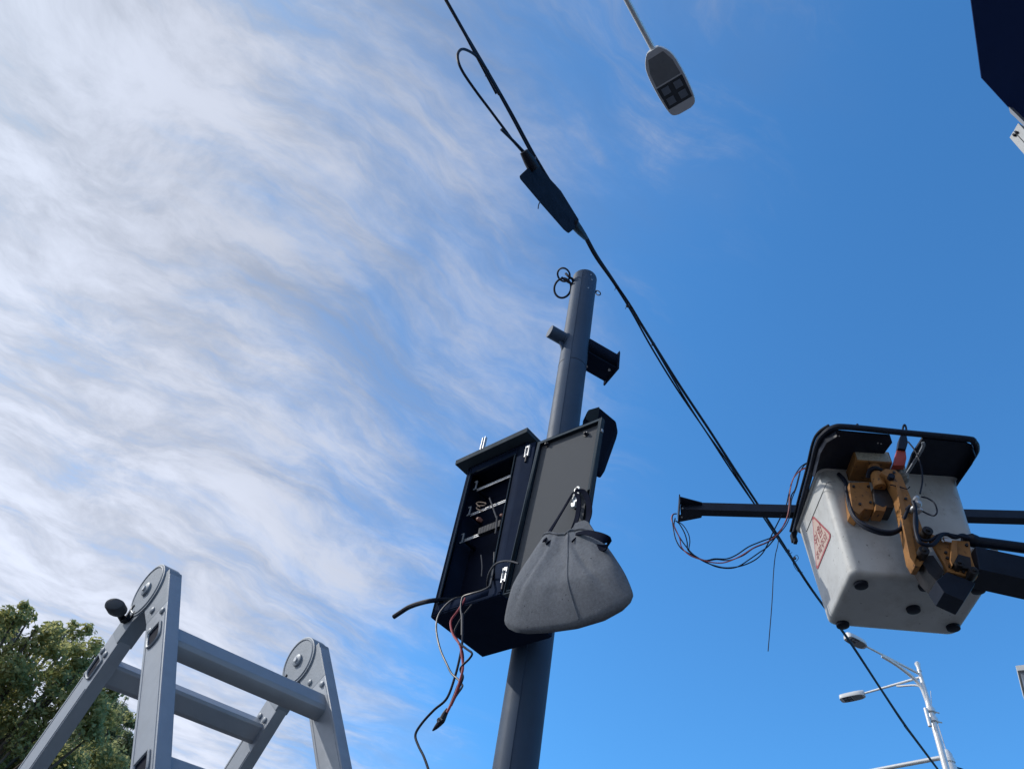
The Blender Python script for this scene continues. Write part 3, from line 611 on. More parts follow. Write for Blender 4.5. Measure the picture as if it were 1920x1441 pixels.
# orange cover box: its underside is level, its front carries the rating label
z0 = fh(1591, 901, -.045)[2]
c1 = BK.hit(1613, 864, 2, z0); c2 = BK.hit(1674, 868, 2, z0); bk1 = BK.hit(1590, 902, 2, z0)
yf = (c1[1]+c2[1])/2; ztp = fh(1607, 843, yf)[2]
b = MB(BK); b.box((bk1[0], yf, z0), (c2[0], -.03, max(ztp, z0+.09))); cov = b.build('cover_box', ORNG, truck, .006)
b = MB(BK); b.box((bk1[0]+.012, yf-.003, z0+.012), (c2[0]-.012, yf-.0005, max(ztp, z0+.09)-.012)); b.build('rating_label', mat('worn_label', (.42, .41, .34), .6, 0, .2, 60, .1, 200, (.2, .19, .15), 40, .7, spots=((.02, .02, .02), 70, .66, .9)), cov, .001)
# bolted bracket under the cover, with rotator, cylinder and lug
ppr('rotator_bracket', [(1592, 904), (1630, 903), (1636, 930), (1641, 944), (1638, 955), (1621, 953), (1611, 964), (1598, 955)], -.17, .14, ORNG, truck, .006)
cyl = MB(BK); p0, p1 = fh(1640, 880, -.22), fh(1650, 914, -.22); cyl.cyl(p0+np.array([0, 0, .03]), p1, .045, None, 24); cyl = cyl.build('rotator_cylinder', ORNG, truck, .004)
MB(BK).tube([fh(1628, 895, -.2), fh(1630, 883, -.24), fh(1640, 877, -.27), fh(1652, 882, -.25)], .018, 10, 4).build('hydraulic_elbow', BLACK, cyl)
ppr('rotator_motor', [(1636, 914), (1664, 904), (1680, 906), (1684, 930), (1676, 952), (1656, 950), (1640, 944)], -.20, .15, mat('greasy_black', (.02, .018, .02), .4, 0, .3, 20, .1, 80), truck, .012)
ppr('lug', [(1642, 944), (1656, 950), (1663, 947), (1660, 958), (1641, 956)], -.21, .12, ORNG, truck, .005)
# the arm hanging down in front of the bucket
armp = [(1651, 884), (1660, 878), (1680, 880), (1690, 889), (1712, 941), (1735, 1003), (1744, 1032), (1726, 1062), (1716, 1060), (1707, 1044), (1694, 980), (1681, 920), (1668, 896)]
arm = ppr('arm', armp, -.30, .10, ORNG, truck, .008)
ppr('arm_side_plate', [(1680, 906), (1684, 902), (1708, 985), (1719, 1040), (1714, 1056), (1706, 1044), (1693, 982)], -.325, .024, ORNG, arm, .004)
b = MB(BK); p = fh(1670, 896, -.30); b.cyl(p+np.array([0, -.03, 0]), p+np.array([0, .01, 0]), .024, None, 20); b.build('hose_port', BLACK, arm, .003)
for q, r in (((1736, 1001), .035), ((1729, 1038), .035), ((1822, 1076), .03), ((1795, 1062), .026)):
    p = fh(*q, -.33); b = MB(BK); b.cyl(p+np.array([0, -.045, 0]), p+np.array([0, .06, 0]), r, None, 20); b.cyl(p+np.array([0, -.06, 0]), p+np.array([0, -.04, 0]), r*.45, None, 6); b.build('pivot_pin', mat('greasy_black', (.02, .018, .02)), truck, .003)
# knuckle at the boom head
ppr('knuckle_plate', [(1736, 1000), (1762, 1003), (1786, 1012), (1818, 1014), (1822, 1044), (1834, 1080), (1830, 1084), (1778, 1071), (1768, 1052), (1752, 1024)], -.31, .03, ORNG, truck, .005)
ppr('knuckle_plate', [(1740, 1004), (1786, 1014), (1818, 1016), (1822, 1046), (1834, 1082), (1780, 1073), (1756, 1028)], -.14, .03, ORNG, truck, .005)
ppr('knuckle_web', [(1785, 1012), (1794, 1012), (1796, 1040), (1786, 1060), (1782, 1050)], -.35, .16, ORNG, truck, .004)
ppr('knuckle_web', [(1797, 1038), (1820, 1044), (1822, 1066), (1790, 1062), (1788, 1052)], -.34, .12, MATS['greasy_black'], truck, .004)
ppr('head_block', [(1722, 1042), (1750, 1040), (1771, 1071), (1757, 1089), (1740, 1072)], -.29, .16, MATS['greasy_black'], truck, .006)
ppr('levelling_motor', [(1755, 1088), (1776, 1071), (1830, 1092), (1808, 1127), (1770, 1110)], -.31, .16, BOOM, truck, .008)
ppr('warning_label', [(1742, 1024), (1749, 1033), (1738, 1035)], -.312, .002, mat('white_label', (.6, .6, .58), .6), truck, 0)
b = MB(BK); b.tube([fh(x, y, -.34) for x, y in ((1766, 1003), (1766, 1012), (1770, 1015))], .006, 8, 4); b.build('hose_clip', STEEL, truck)
ppr('data_plate', [(1770, 1008), (1785, 1011), (1784, 1016), (1772, 1014)], -.345, .004, STEEL, truck, 0)
for px, py, yy in ((1600, 912, -.172), (1612, 945, -.172), (1628, 912, -.172), (1632, 942, -.172), (1698, 935, -.302), (1706, 958, -.302), (1716, 992, -.302), (1766, 1012, -.312), (1776, 1046, -.312), (1781, 1062, -.312), (1812, 1022, -.312), (1806, 1072, -.312), (1773, 1036, -.312), (1676, 886, -.302)):
    p = fh(px, py, yy); b = MB(BK); b.cyl(p+np.array([0, .004, 0]), p+np.array([0, -.010, 0]), .011, None, 6); b.build('bolt_head', MATS['greasy_black'], truck)
# boom and its levelling rod run right and down to the turret
y0 = -.22
a0 = fh(1828, 1062, y0); a1 = fh(1920, 1082, y0); dvec = (a1-a0)/np.linalg.norm(a1-a0)
Lb = 9.6
upv = BK.M@np.array([0, 0, 1.])
def bl(s, w_, h_, e): return (BK.w(a0+dvec*s), w_, h_)
segs = []
for s0_, s1_, w_, h_ in ((-.02, 2.9, .19, .205), (2.4, 5.9, .24, .26), (5.4, Lb, .29, .32)):
    b = MB(); b.bar(BK.w(a0+dvec*s0_), BK.w(a0+dvec*s1_), w_, h_, upv); segs.append(b.build('boom_section', BOOM, truck, .012))
b = MB(); b.bar(BK.w(a0+dvec*-.03+np.array([0, 0, -.098])), BK.w(a0+dvec*2.5+np.array([0, 0, -.098])), .205, .014, upv); b.build('boom_rib', BOOM, segs[0], .003)
r0 = fh(1815, 1013, -.25); r1 = fh(1920, 1027, -.25); rd = (r1-r0)/np.linalg.norm(r1-r0)
b = MB(BK); b.tube([r0, r0+rd*2.6], .038, 16); rod_ = b.build('levelling_rod', BOOM, truck)
b = MB(BK); b.tube([r0+rd*.05, r0+rd*.02+np.array([0, -.01, 0]), r0-rd*.04], [.045, .048, .03], 16); b.build('rod_end', BLACK, rod_)
b = MB(BK); b.box((.82, -.17, .125), (.99, -.06, .175)); b.build('head_bracket', FIBRE, bucket, .004)
# hoses
def hose(pts, y, r, name='hose', m=CABLE):
    ys = np.interp(np.linspace(0, 1, len(pts)), np.linspace(0, 1, len(y)), y)
    b = MB(BK); b.tube([fh(px, py, yy) for (px, py), yy in zip(pts, ys)], r, 10, 6); return b.build(name, m, truck)
hose([(1572, 888), (1585, 902), (1588, 925), (1594, 955), (1606, 975), (1625, 990), (1650, 999), (1672, 1000), (1688, 991), (1693, 975), (1698, 958), (1708, 948)], [-.06, -.14, -.2, -.26, -.34], .0145)
hose([(1576, 893), (1590, 915), (1594, 945), (1602, 967), (1620, 982), (1648, 993), (1672, 996), (1690, 988), (1695, 972), (1702, 955)], [-.05, -.16, -.22, -.28, -.35], .0115)
hose([(1712, 940), (1716, 955), (1716, 985), (1722, 1012), (1732, 1020), (1748, 1021), (1756, 1014), (1764, 1003), (1776, 1001), (1790, 1007), (1806, 1003), (1818, 1010)], [-.36, -.38, -.37, -.34, -.30], .014)
hose([(1714, 945), (1719, 970), (1720, 1000), (1730, 1012), (1745, 1012), (1757, 1004), (1770, 1000), (1788, 1003), (1815, 1008)], [-.37, -.36, -.33], .010)
hose([(1728, 931), (1740, 934), (1752, 943), (1757, 958), (1752, 966), (1742, 964), (1726, 956)], [-.34, -.42, -.40, -.34], .0058)
hose([(1703, 828), (1716, 845), (1725, 866), (1729, 888), (1729, 905), (1725, 925)], [-.34, -.36, -.34], .006)
hose([(1668, 908), (1685, 912), (1700, 916), (1706, 912)], [-.31, -.33], .004)
# valve block at the arm's middle and fittings beneath the tray
vb = MB(BK)
for q, r in (((1718, 934), .022), ((1722, 944), .026), ((1713, 952), .018), ((1725, 957), .016)):
    p = fh(*q, -.35); vb.tube([p+np.array([-.01, .04, 0]), p, p+np.array([.004, -.02, 0])], [r*.7, r, r*.6], 10)
vb.build('valve_block', STEEL, truck)
vb = MB(BK)
for q, r in (((1680, 874), .03), ((1690, 878), .034), ((1688, 888), .028), ((1697, 893), .03), ((1699, 900), .022)):
    p = fh(*q, -.20); vb.tube([p+np.array([-.01, .05, 0]), p, p+np.array([.004, -.03, 0])], [r*.8, r, r*.5], 10)
vb.build('valve_block', mat('dull_zinc', (.34, .35, .35), .5, .5, .2, 30), truck)
# turret, chassis, cab and wheels, to the right outside the picture
tw = BK.w(a0+dvec*(Lb-.1)); tx, ty, tz = tw
TRW = mat('truck_white', (.62, .63, .62), .4, 0, .05, 4); TYRE = mat('tyre_rubber', (.02, .02, .02), .8)
b = MB(); b.loft([[(tx+x*.32, ty+y*.32, 1.25) for x, y in ((-1, -1), (1, -1), (1, 1), (-1, 1))], [(tx+x*.2, ty+y*.2, tz+.15) for x, y in ((-1, -1), (1, -1), (1, 1), (-1, 1))]]); b.build('turret', ORNG, truck, .02)
b = MB(); b.box((tx-1.6, ty-1.05, .95), (tx+3.0, ty+1.05, 1.25)); b.build('deck', TRW, truck, .02)
b = MB(); b.box((tx-1.6, ty-.45, .6), (tx+4.8, ty+.45, .95)); b.build('chassis', BOOM, truck, .02)
b = MB(); b.prism([(tx+3.1, ty-1.0, .6), (tx+4.9, ty-1.0, .6), (tx+4.9, ty-1.0, 1.4), (tx+4.6, ty-1.0, 2.35), (tx+3.1, ty-1.0, 2.35)], (0, 2.0, 0)); cabn = b.build('cab', TRW, truck, .06)
b = MB(); b.prism([(tx+3.4, ty-1.004, 1.45), (tx+4.7, ty-1.004, 1.45), (tx+4.5, ty-1.004, 2.15), (tx+3.4, ty-1.004, 2.15)], (0, 2.008, 0)); b.build('cab_window', LENS, cabn)
for wx_ in (-.8, 4.0):
    for wy_ in (-.95, .75):
        b = MB(); b.cyl((tx+wx_, ty+wy_, .42), (tx+wx_, ty+wy_+.22, .42), .42, None, 28); wh = b.build('wheel', TYRE, truck, .03)
        b = MB(); b.cyl((tx+wx_, ty+wy_-.005, .42), (tx+wx_, ty+wy_+.225, .42), .22, None, 20); b.build('rim', GALV, wh)

# ------------------------------------------------------------------ camera arm lying across the bucket, with its wires
zb_ = zr+.085
q0 = BK.hit(1272, 953, 2, zb_); q1 = BK.hit(1920, 970, 2, zb_); dq = (q1-q0)/np.linalg.norm(q1-q0)
marm = thing('steel_mast_arm', BK.w((.45, q0[1]+.0, zr+.03)), 'dark square steel arm with flared end bracket lying across the bucket', 'steel arm')
ls = float(np.linalg.norm(q1-q0))
b = MB(BK); b.bar(q0+dq*.02, q0+dq*(ls+.9), .085, .085); b.build('arm_tube', BOOM, marm, .005)
sq = np.cross(dq, [0, 0, 1.]); sq /= np.linalg.norm(sq)
b = MB(BK); b.prism([q0+sq*.14+np.array([0, 0, .045]), q0-sq*.14+np.array([0, 0, .045]), q0-sq*.14-np.array([0, 0, .045]), q0+sq*.14-np.array([0, 0, .045])], dq*.01); pl = b.build('end_plate', BOOM, marm, .002)
for sg in (-1, 1):
    gz = np.array([0, 0, .04 if sg < 0 else -.012])
    b = MB(BK); b.prism([q0+dq*.01+sq*(sg*.043)-gz, q0+dq*.01+sq*(sg*.138)-gz, q0+dq*.20+sq*(sg*.07)-gz, q0+dq*.205+sq*(sg*.043)-gz], (0, 0, .010)); b.build('gusset', BOOM, marm, .002)
    MB(BK).cyl(q0+dq*.03+sq*(sg*.06)-np.array([0, 0, .042]), q0+dq*.03+sq*(sg*.06)-np.array([0, 0, .048]), .008, None, 8).build('bolt', STEEL, marm)
yv = q0[1]
def bwire(pts, r, m, label, ys=(0,), n=6, name='loose_wire'):
    yy = np.interp(np.linspace(0, 1, len(pts)), np.linspace(0, 1, len(ys)), ys)
    b = MB(BK); b.tube([fh(px, py, yv+o) for (px, py), o in zip(pts, yy)], r, 8, n)
    return single(b, name, m, label, 'wire', 'loose wires trailing from the arm across the bucket')
E5 = lambda L: [(1250+x/5.338, 840+y/5.338) for x, y in L]     # traced on an enlargement of the photograph
PINK = mat('faded_red_wire', (.38, .10, .11), .5)
ysl = (0., -.02, -.05, -.1, -.25)
bwire(E5([(100, 655), (70, 660), (55, 700), (70, 820), (95, 920), (150, 1005), (260, 1070), (380, 1120), (480, 1105), (600, 1105), (700, 1065), (820, 985), (950, 930), (1080, 875), (1180, 760), (1215, 650), (1225, 500), (1245, 360), (1290, 270), (1370, 200), (1440, 200)]), .0052, CABLE, 'uppermost dark wire of the sagging bunch under the steel arm', ysl)
bwire(E5([(95, 652), (60, 665), (50, 715), (85, 800), (130, 900), (150, 990), (225, 1065), (320, 1105), (450, 1140), (560, 1145), (660, 1115), (760, 1065), (880, 990), (1010, 935), (1120, 850), (1190, 730), (1225, 600), (1235, 430), (1270, 300), (1330, 230), (1400, 195)]), .0050, PINK, 'faded red wire sagging in the bunch under the steel arm', ysl)
bwire(E5([(90, 725), (130, 760), (180, 850), (205, 940), (215, 1020), (300, 1085), (400, 1140), (500, 1185), (620, 1200), (720, 1180), (830, 1110), (930, 1040), (1010, 985), (1090, 890), (1160, 790), (1205, 690), (1235, 560), (1250, 470), (1290, 400), (1340, 225), (1410, 140), (1440, 135)]), .0052, CABLE, 'lowest dark wire of the sagging bunch under the steel arm', ysl)
bwire(E5([(85, 700), (75, 780), (130, 890), (200, 990), (270, 1065), (370, 1130), (470, 1170), (590, 1195), (730, 1180), (860, 1130), (950, 1060), (1010, 960), (1060, 850), (1120, 730), (1165, 640), (1200, 560), (1225, 450), (1265, 310), (1330, 200), (1395, 150), (1445, 145)]), .0052, CABLE, 'dark wire crossing the others twice in the bunch under the steel arm', ysl)
bwire(E5([(95, 728), (160, 765), (215, 850), (232, 930), (225, 1020), (280, 1080), (390, 1125), (500, 1112), (620, 1120), (760, 1075), (870, 1000), (1000, 945), (1100, 880), (1200, 760), (1240, 640), (1250, 520), (1300, 390), (1335, 250)]), .0042, CABLE, 'dark wire bulging furthest right near the bracket of the steel arm', ysl)
bwire(E5([(1122, 900), (1110, 980), (1090, 1060), (1075, 1180), (1065, 1320), (1060, 1441), (1050, 1600), (1034, 1800), (1015, 2028)]), .0034, CABLE, 'single thin wire dangling straight down left of the bucket', (-.1, -.1))

# ------------------------------------------------------------------ overhead cables, splice closure
pA, pB = at_z(838, -10, 7.4), at_z(1762, 1445, 7.2)
hd = np.array([pB[0]-pA[0], pB[1]-pA[1], 0]); nn = np.array([-hd[1], hd[0], 0]); nn /= np.linalg.norm(nn)
def oc(px, py, o=0.):                          # on the vertical plane that the line hangs in
    d = ray(px, py); p0 = pA+nn*o; t = ((p0-CAM)@nn)/(d@nn); return CAM+d*t
def ocable(pts, r, label, o=0., ends=True, n=5):
    P = [oc(x, y, o) for x, y in pts]
    if ends: P = [P[0]+(P[0]-P[1])/np.linalg.norm(P[0]-P[1])*9]+P+[P[-1]+(P[-1]-P[-2])/np.linalg.norm(P[-1]-P[-2])*14]
    b = MB(); b.tube(P, r, 8, n); return single(b, 'overhead_cable', CABLE, label, 'cable', 'overhead cables')
ocable([(836, 0), (870, 60), (912, 131), (960, 215), (1002, 292), (1045, 362), (1090, 428), (1118, 478), (1150, 526), (1190, 588), (1230, 652), (1278, 728), (1330, 806), (1376, 877), (1424, 950), (1470, 1022), (1522, 1104), (1587, 1192), (1650, 1288), (1700, 1362), (1755, 1436)], .0125, 'thickest overhead cable crossing the whole sky and carrying the closure')
ocable([(834, -6), (868, 58), (911, 132), (958, 217), (1000, 295), (1043, 366), (1088, 432), (1116, 482), (1150, 530), (1184, 584), (1222, 652), (1270, 730), (1322, 806), (1370, 880), (1421, 954), (1469, 1024), (1519, 1102), (1585, 1192), (1648, 1287), (1699, 1364), (1754, 1437)], .008, 'thinner overhead cable lashed just below the thickest one', -.015)
ocable([(1098, 446), (1124, 490), (1152, 528), (1186, 578), (1226, 648), (1274, 730), (1318, 800), (1362, 862), (1412, 940), (1472, 1030), (1524, 1106)], .007, 'short overhead cable strand running from the closure to behind the bucket', -.03, False)
# ties
TIEL = ('where the slack loop meets the cable', 'just right of the pole top', 'second below the pole top', 'lower right of the dark channel bracket', 'upper of two left of the bucket', 'lower of two left of the bucket')
for (px, py), tl in zip(((913, 134), (1157, 538), (1177, 573), (1225, 645), (1478, 1032), (1490, 1046)), TIEL):
    p = oc(px, py); b = MB(); dr = oc(px+3, py+5)-p; dr /= np.linalg.norm(dr)
    b.tube([p-dr*.008, p+dr*.008], .0165, 8); b.tube([p, p+dr*.01+nn*.02+np.array([0, 0, .012]), p+dr*.02+nn*.045+np.array([.01, 0, .016])], .0022, 6, 3)
    single(b, 'cable_tie', BLACK, 'small black tie on the overhead cable, '+tl, 'cable tie', 'ties on the overhead cables')
b = MB(); b.tube([oc(x, y, -.02) for x, y in ((1474, 1030), (1478, 1038), (1485, 1035))], .003, 6, 4)
b.tube([oc(x, y, -.02) for x, y in ((1488, 1044), (1494, 1040), (1497, 1046), (1492, 1052), (1487, 1055), (1492, 1066), (1500, 1073), (1505, 1072))], .003, 6, 4)
single(b, 'wire_offcut', CABLE, 'curly black wire end hanging from the overhead cable left of the bucket', 'wire')
clo = thing('splice_closure', oc(1030, 372), 'long black splice closure hung on the overhead cable above the pole', 'splice closure')
axc = oc(1084, 428, -.08)-oc(992, 312, -.08); axc /= np.linalg.norm(axc)
cs = [oc(x, y, -.07) for x, y in ((973, 330), (1002, 303), (1052, 358), (1086, 413), (1081, 426), (1066, 438), (1058, 432), (1015, 383), (976, 337))]
b = MB(); b.prism(cs, ray(1030, 372)*.10); cb_ = b.build('closure_shell', mat('closure_black', (.012, .017, .028), .8, 0, .25, 14, .15, 60, (.022, .028, .04), 8, .5, .06), clo, .012)
b = MB(); b.tube([oc(1002, 318, -.08), oc(992, 301, -.08), oc(982, 284, -.08)], [.045, .04, .03], 16); b.build('cable_gland', BLACK, clo)
b = MB(); b.tube([oc(1076, 420, -.06), oc(1088, 434, -.06), oc(1098, 446, -.03)], [.035, .03, .02], 14); b.build('cable_gland', BLACK, clo)
b = MB(); b.bar(oc(1000, 308, -.05), oc(1004, 297, 0), .012, .03); b.build('hanger', BLACK, clo, .003)
b = MB(); b.bar(oc(1034, 352, -.05), oc(1041, 350, 0), .012, .03); b.build('hanger', BLACK, clo, .003)
b = MB(); b.tube([oc(x, y, -.09) for x, y in ((1013, 378), (1010, 384), (1009, 391))], .004, 6, 3); b.build('tie_end', CABLE, clo)
b = MB(); b.tube([oc(x, y, -.05) for x, y in ((986, 290), (965, 268), (944, 240), (920, 208), (890, 168), (866, 132), (858, 108), (862, 95), (872, 93), (890, 103), (904, 120), (913, 132))], .0095, 8, 6); b.build('slack_loop', CABLE, clo)
b = MB(); b.tube([oc(984, 288, -.06), oc(962, 264, -.06), oc(940, 243, -.06)], [.014, .011, .010], 8, 3); b.build('cable_end', CABLE, clo)

# ------------------------------------------------------------------ street lights
def led_head(root, tip, dirv, upv_, L=.68, W=.30):
    # dirv: from the arm towards the free end; flat underside down
    d = np.array(dirv, float); d /= np.linalg.norm(d); u = np.array(upv_, float); u = u-d*(u@d); u /= np.linalg.norm(u); s_ = np.cross(d, u)
    F = Frame(tip, np.stack([d, s_, u], 1))
    prof = [(0, .055), (.03, .085), (.10, .125), (.20, .145), (.40, .15), (.58, .138), (.655, .115), (.68, .06)]
    k = L/.68
    prof = [(max(0, p[0]), p[1]) for p in crom([np.array(p) for p in prof], 5)]
    def outline(sc, z, ends=0): return [(x*k, y*sc*W/.3, z) for x, y in prof]+[(x*k, -y*sc*W/.3, z) for x, y in prof[::-1]]
    b = MB(F); b.loft([outline(.97, -.045), outline(1., -.03), outline(1., .0), outline(.85, .03), outline(.5, .05)]); hd_ = b.build('lamp_head', LAMPW, root, .004)
    b = MB(F); b.prism([(x*k, y*W/.3, -.0465) for x, y in ((.06, .075), (.18, .115), (.33, .122), (.33, -.122), (.18, -.115), (.06, -.075))], (0, 0, .003)); b.build('gear_cover', LAMPD, hd_)
    b = MB(F); b.prism([(x*k, y*W/.3, -.048) for x, y in ((.345, .128), (.585, .12), (.585, -.12), (.345, -.128))], (0, 0, .004)); gl = b.build('lamp_glass', LENS, hd_)
    for i in range(2):
        for j in (-1, 1):
            b = MB(F); x = (.37+.11*i)*k; y = j*.060*W/.3; b.box((x, y-.036*W/.3, -.053), (x+.075*k, y+.036*W/.3, -.0482)); b.build('led_module', LEDM, gl, .002)
    return hd_
lampT = at_z(1224, 92, 9.0); lampE = at_z(1284, 206, 8.95)
dl = lampE-lampT; base = lampT-np.array([dl[0], dl[1], 0])/np.linalg.norm(dl[:2])*3.4
sl1 = thing('street_lamp', (base[0], base[1], 0), 'street lamp with flat LED head seen straight from below at the top', 'street lamp', 'street lamps')
led_head(sl1, lampT, dl, (0, 0, 1), float(np.linalg.norm(dl)))
dl2 = np.array([dl[0], dl[1], 0])/np.linalg.norm(dl[:2])
b = MB(); b.tube([lampT+dl2*.12+np.array([0, 0, .0]), lampT-dl2*.3+np.array([0, 0, .02]), lampT-dl2*1.6+np.array([0, 0, .02]), lampT-dl2*2.9-np.array([0, 0, .15]), np.array([base[0], base[1], 8.3])], .026, 14, 6); b.build('lamp_arm', GALV, sl1)
b = MB(); b.tube([(base[0], base[1], 0), (base[0], base[1], 8.6)], [.09, .055], 20); b.build('lamp_pole', GALV, sl1)
b = MB(); b.prism([lampT+dl2*.0+np.array([0, 0, -.02])+np.array([-dl2[1], dl2[0], 0])*s_ for s_ in (-.03, .03)]+[lampT+dl2*.16+np.array([0, 0, -.048])+np.array([-dl2[1], dl2[0], 0])*s_ for s_ in (.03, -.03)], (0, 0, .04)); b.build('arm_socket', LAMPD, sl1, .004)

fz = 9.0; lp0 = at_z(1724, 1258, fz); bx, by = lp0[0], lp0[1]
sl2 = thing('street_lamp', (bx, by, 0), 'white two-armed street lamp standing far off beneath the bucket', 'street lamp', 'street lamps')
def onl(px, py):
    d = ray(px, py); return CAM[2]+d[2]*math.hypot(bx, by)/math.hypot(d[0], d[1])
b = MB(); b.tube([(bx, by, 0), (bx, by, onl(1745, 1335)), (bx, by, fz-.1), (bx, by, fz)], [.06, .046, .030, .026], 20); b.build('lamp_pole', GALV, sl2)
b = MB(); b.tube([(bx, by, fz), (bx, by, fz+.06), (bx, by, fz+.14), (bx, by, fz+.17)], [.035, .03, .045, .02], 12); b.build('finial', GALV, sl2)
def arm2(ha, ht, zh, p_att, low, mid, thick=0):
    A = at_z(*ha, zh); T = at_z(*ht, zh); dv = T-A
    pa = np.array([bx, by, onl(*p_att)]); m_ = pa*(1-mid)+A*mid
    b = MB(); b.tube([A+dv*.1, m_, pa], [.016, .02, .02], 10); b.build('lamp_arm', GALV, sl2)
    zl = onl(*low); e_ = np.array([bx, by, zl]); m2 = pa*(1-mid*1.55)+A*mid*1.55 if thick else m_
    b = MB(); b.tube([m2+np.array([0, 0, -.03]), m_*.9+e_*.1+np.array([0, 0, -.02]), (pa*.72+m_*.28)*.5+(e_*.86+m_*.14)*.5, e_+(m_-pa)*.05, e_-np.array([0, 0, .5])], thick or .016, 10, 6); b.build('arm_brace', GALV, sl2)
    led_head(sl2, A, dv, (0, 0, 1), max(.42, min(.7, float(np.linalg.norm(dv)))), .19)
arm2((1622, 1210), (1590, 1192), 9.25, (1723, 1264), (1736, 1312), .45, .028)
arm2((1621, 1299), (1593, 1305), 9.0, (1723, 1269), (1731, 1300), .42)
for q in ((1743, 1332), (1748, 1350)):
    z = onl(*q); MB().cyl((bx, by, z-.03), (bx, by, z+.03), .075, None, 16).build('band_clamp', GALV, sl2, .004)
    MB().cyl((bx-.1, by, z), (bx+.14, by, z), .012, None, 8).build('clamp_bolt', GALV, sl2)
b = MB(); b.cyl((bx-.1, by-.04, onl(1752, 1366)), (bx-.1, by-.04, onl(1742, 1332)), .03, None, 12); b.build('conduit', GALV, sl2, .006)

# traffic mast behind the far lamp
az = ray(1784, 1441); k_ = 13.6/math.hypot(az[0], az[1]); gx, gy = az[0]*k_, az[1]*k_
def ong(px, py):
    d = ray(px, py); return CAM[2]+d[2]*math.hypot(gx, gy)/math.hypot(d[0], d[1])
mst = thing('traffic_mast', (gx, gy, 0), 'grey steel traffic mast with a long side arm at the lower right', 'mast')
zg = ong(1779, 1411)
b = MB(); b.tube([(gx, gy, 0), (gx, gy, zg-.02), (gx, gy, zg+.05)], [.085, .07, .035], 20); b.build('mast_pole', GALV, mst)
za = ong(1780, 1417); ae = at_z(1640, 1443, za); dv = ae-np.array([gx, gy, za]); 
b = MB(); b.tube([np.array([gx, gy, za]), ae, ae+dv*.6], [.035, .032, .028], 12); b.build('mast_arm', GALV, mst)
for z in (zg-.12, zg-.28, ong(1788, 1438)):
    MB().cyl((gx, gy, z-.03), (gx, gy, z+.03), .085, None, 16).build('band_clamp', GALV, mst, .004)
b = MB(); b.tube([(gx, gy, zg), (gx-.02, gy, zg+.5), (gx-.05, gy, zg+1.1)], .008, 6); b.tube([(gx-.03, gy, zg+.8), (gx+.02, gy, zg+1.05)], .006, 6); b.build('antenna', STEEL, mst)
b = MB(); b.tube([(gx+.1, gy, zg-.2), (gx+.22, gy, zg-.22), (gx+.24, gy, zg-.35), (gx+.17, gy, zg-.9)], .012, 8, 4); b.build('mast_cable', CABLE, mst)

# ------------------------------------------------------------------ buildings
STONE = mat('tower_panel', (.17, .19, .22), .5, 0, .06, .4); PALE = mat('pale_cornice', (.6, .6, .58), .6, 0, .05, .5); GLS = mat('tower_glass', (.04, .06, .1), .12, 0, .1, .5)
D0 = 150.; dd = ray(1905, 1247); k_ = D0/math.hypot(dd[0], dd[1]); cxb, cyb, hb = dd[0]*k_, dd[1]*k_, CAM[2]+dd[2]*k_
tow = thing('office_tower', (cxb+12, cyb+3, 0), 'dark high-rise with pale louvred crown at the lower right edge', 'building')
TF = Frame((cxb, cyb, 0), rod((0, 0, -math.atan2(dd[0], dd[1])+R_(3.5))))
b = MB(TF); b.box((.6, .8, 0), (44, 9.4, hb-4.2)); wl = b.build('wall', STONE, tow, .05)
b = MB(TF); b.box((.25, .5, hb-4.2), (44.5, 10.2, hb-1.0)); b.build('crown_wall', STONE, tow, .05)
b = MB(TF); b.box((-.1, .0, hb-1.0), (45, 10.6, hb)); b.build('cornice', PALE, tow, .05)
b = MB(TF); b.box((.0, 9.6, hb-6.2), (1.4, 10.8, hb-1.0)); b.build('crown_corner', STONE, tow, .05)
b = MB(TF); b.box((.55, .6, 0), (.95, .9, hb-4.2)); b.build('corner_trim', PALE, tow, .03)
for i in range(15):
    z = hb-18+i*.95; b = MB(TF); b.box((1.0, .35, z), (44, .78, z+.45)); b.build('louvre', PALE, tow)
for fl in range(16):
    z = hb-23-fl*3.6
    for i in range(10):
        b = MB(TF); b.box((1.6+i*4.2, .74, z), (5.0+i*4.2, .82, z+2.3)); b.build('window', GLS, tow)
    for i in range(2):
        b = MB(TF); b.box((.54, 1.8+i*3.8, z), (.62, 4.6+i*3.8, z+2.3)); b.build('window', GLS, tow)
# near building corner: dark canopy with pale sign box beneath it, top right
HAZE_NAVY = mat('dark_canopy', (.008, .03, .13), .6, 0, .1, 2, .05, 30, spec=.2); CLAD = mat('sign_panel', (.45, .47, .48), .5, 0, .05, 4, 0, 60, (.35, .36, .38), 3, .3); GREYF = mat('canopy_fascia', (.2, .23, .28), .5, 0, .08, 3)  # canopy blue is camera haze put into its paint
zc1 = 7.0
ca, cb2, cc = at_z(1820, 0, zc1), at_z(1840, 147, zc1), at_z(1920, 234, zc1)
d1 = (ca-cb2)/np.linalg.norm(ca-cb2); d2 = (cc-cb2)/np.linalg.norm(cc-cb2)
nb = thing('shop_building', (6.2, -2.2, 0), 'near building corner with a dark canopy at the upper right', 'building')
p1 = cb2+d1*7; p2 = cb2+d2*4.0
b = MB(); b.prism([cb2, p2, np.array([p2[0]+1, p2[1]-2.5, zc1]), np.array([p1[0]+5, p1[1], zc1]), p1], (0, 0, .02)); b.build('canopy', HAZE_NAVY, nb, .01)
fpn = np.array([-.93, -.25, .1]); fp0 = at_z(1891, 200, zc1-.01)
def onf(px, py, p0=None):
    d = ray(px, py); q_ = fp0 if p0 is None else p0; return CAM+d*(((q_-CAM)@fpn)/(d@fpn))
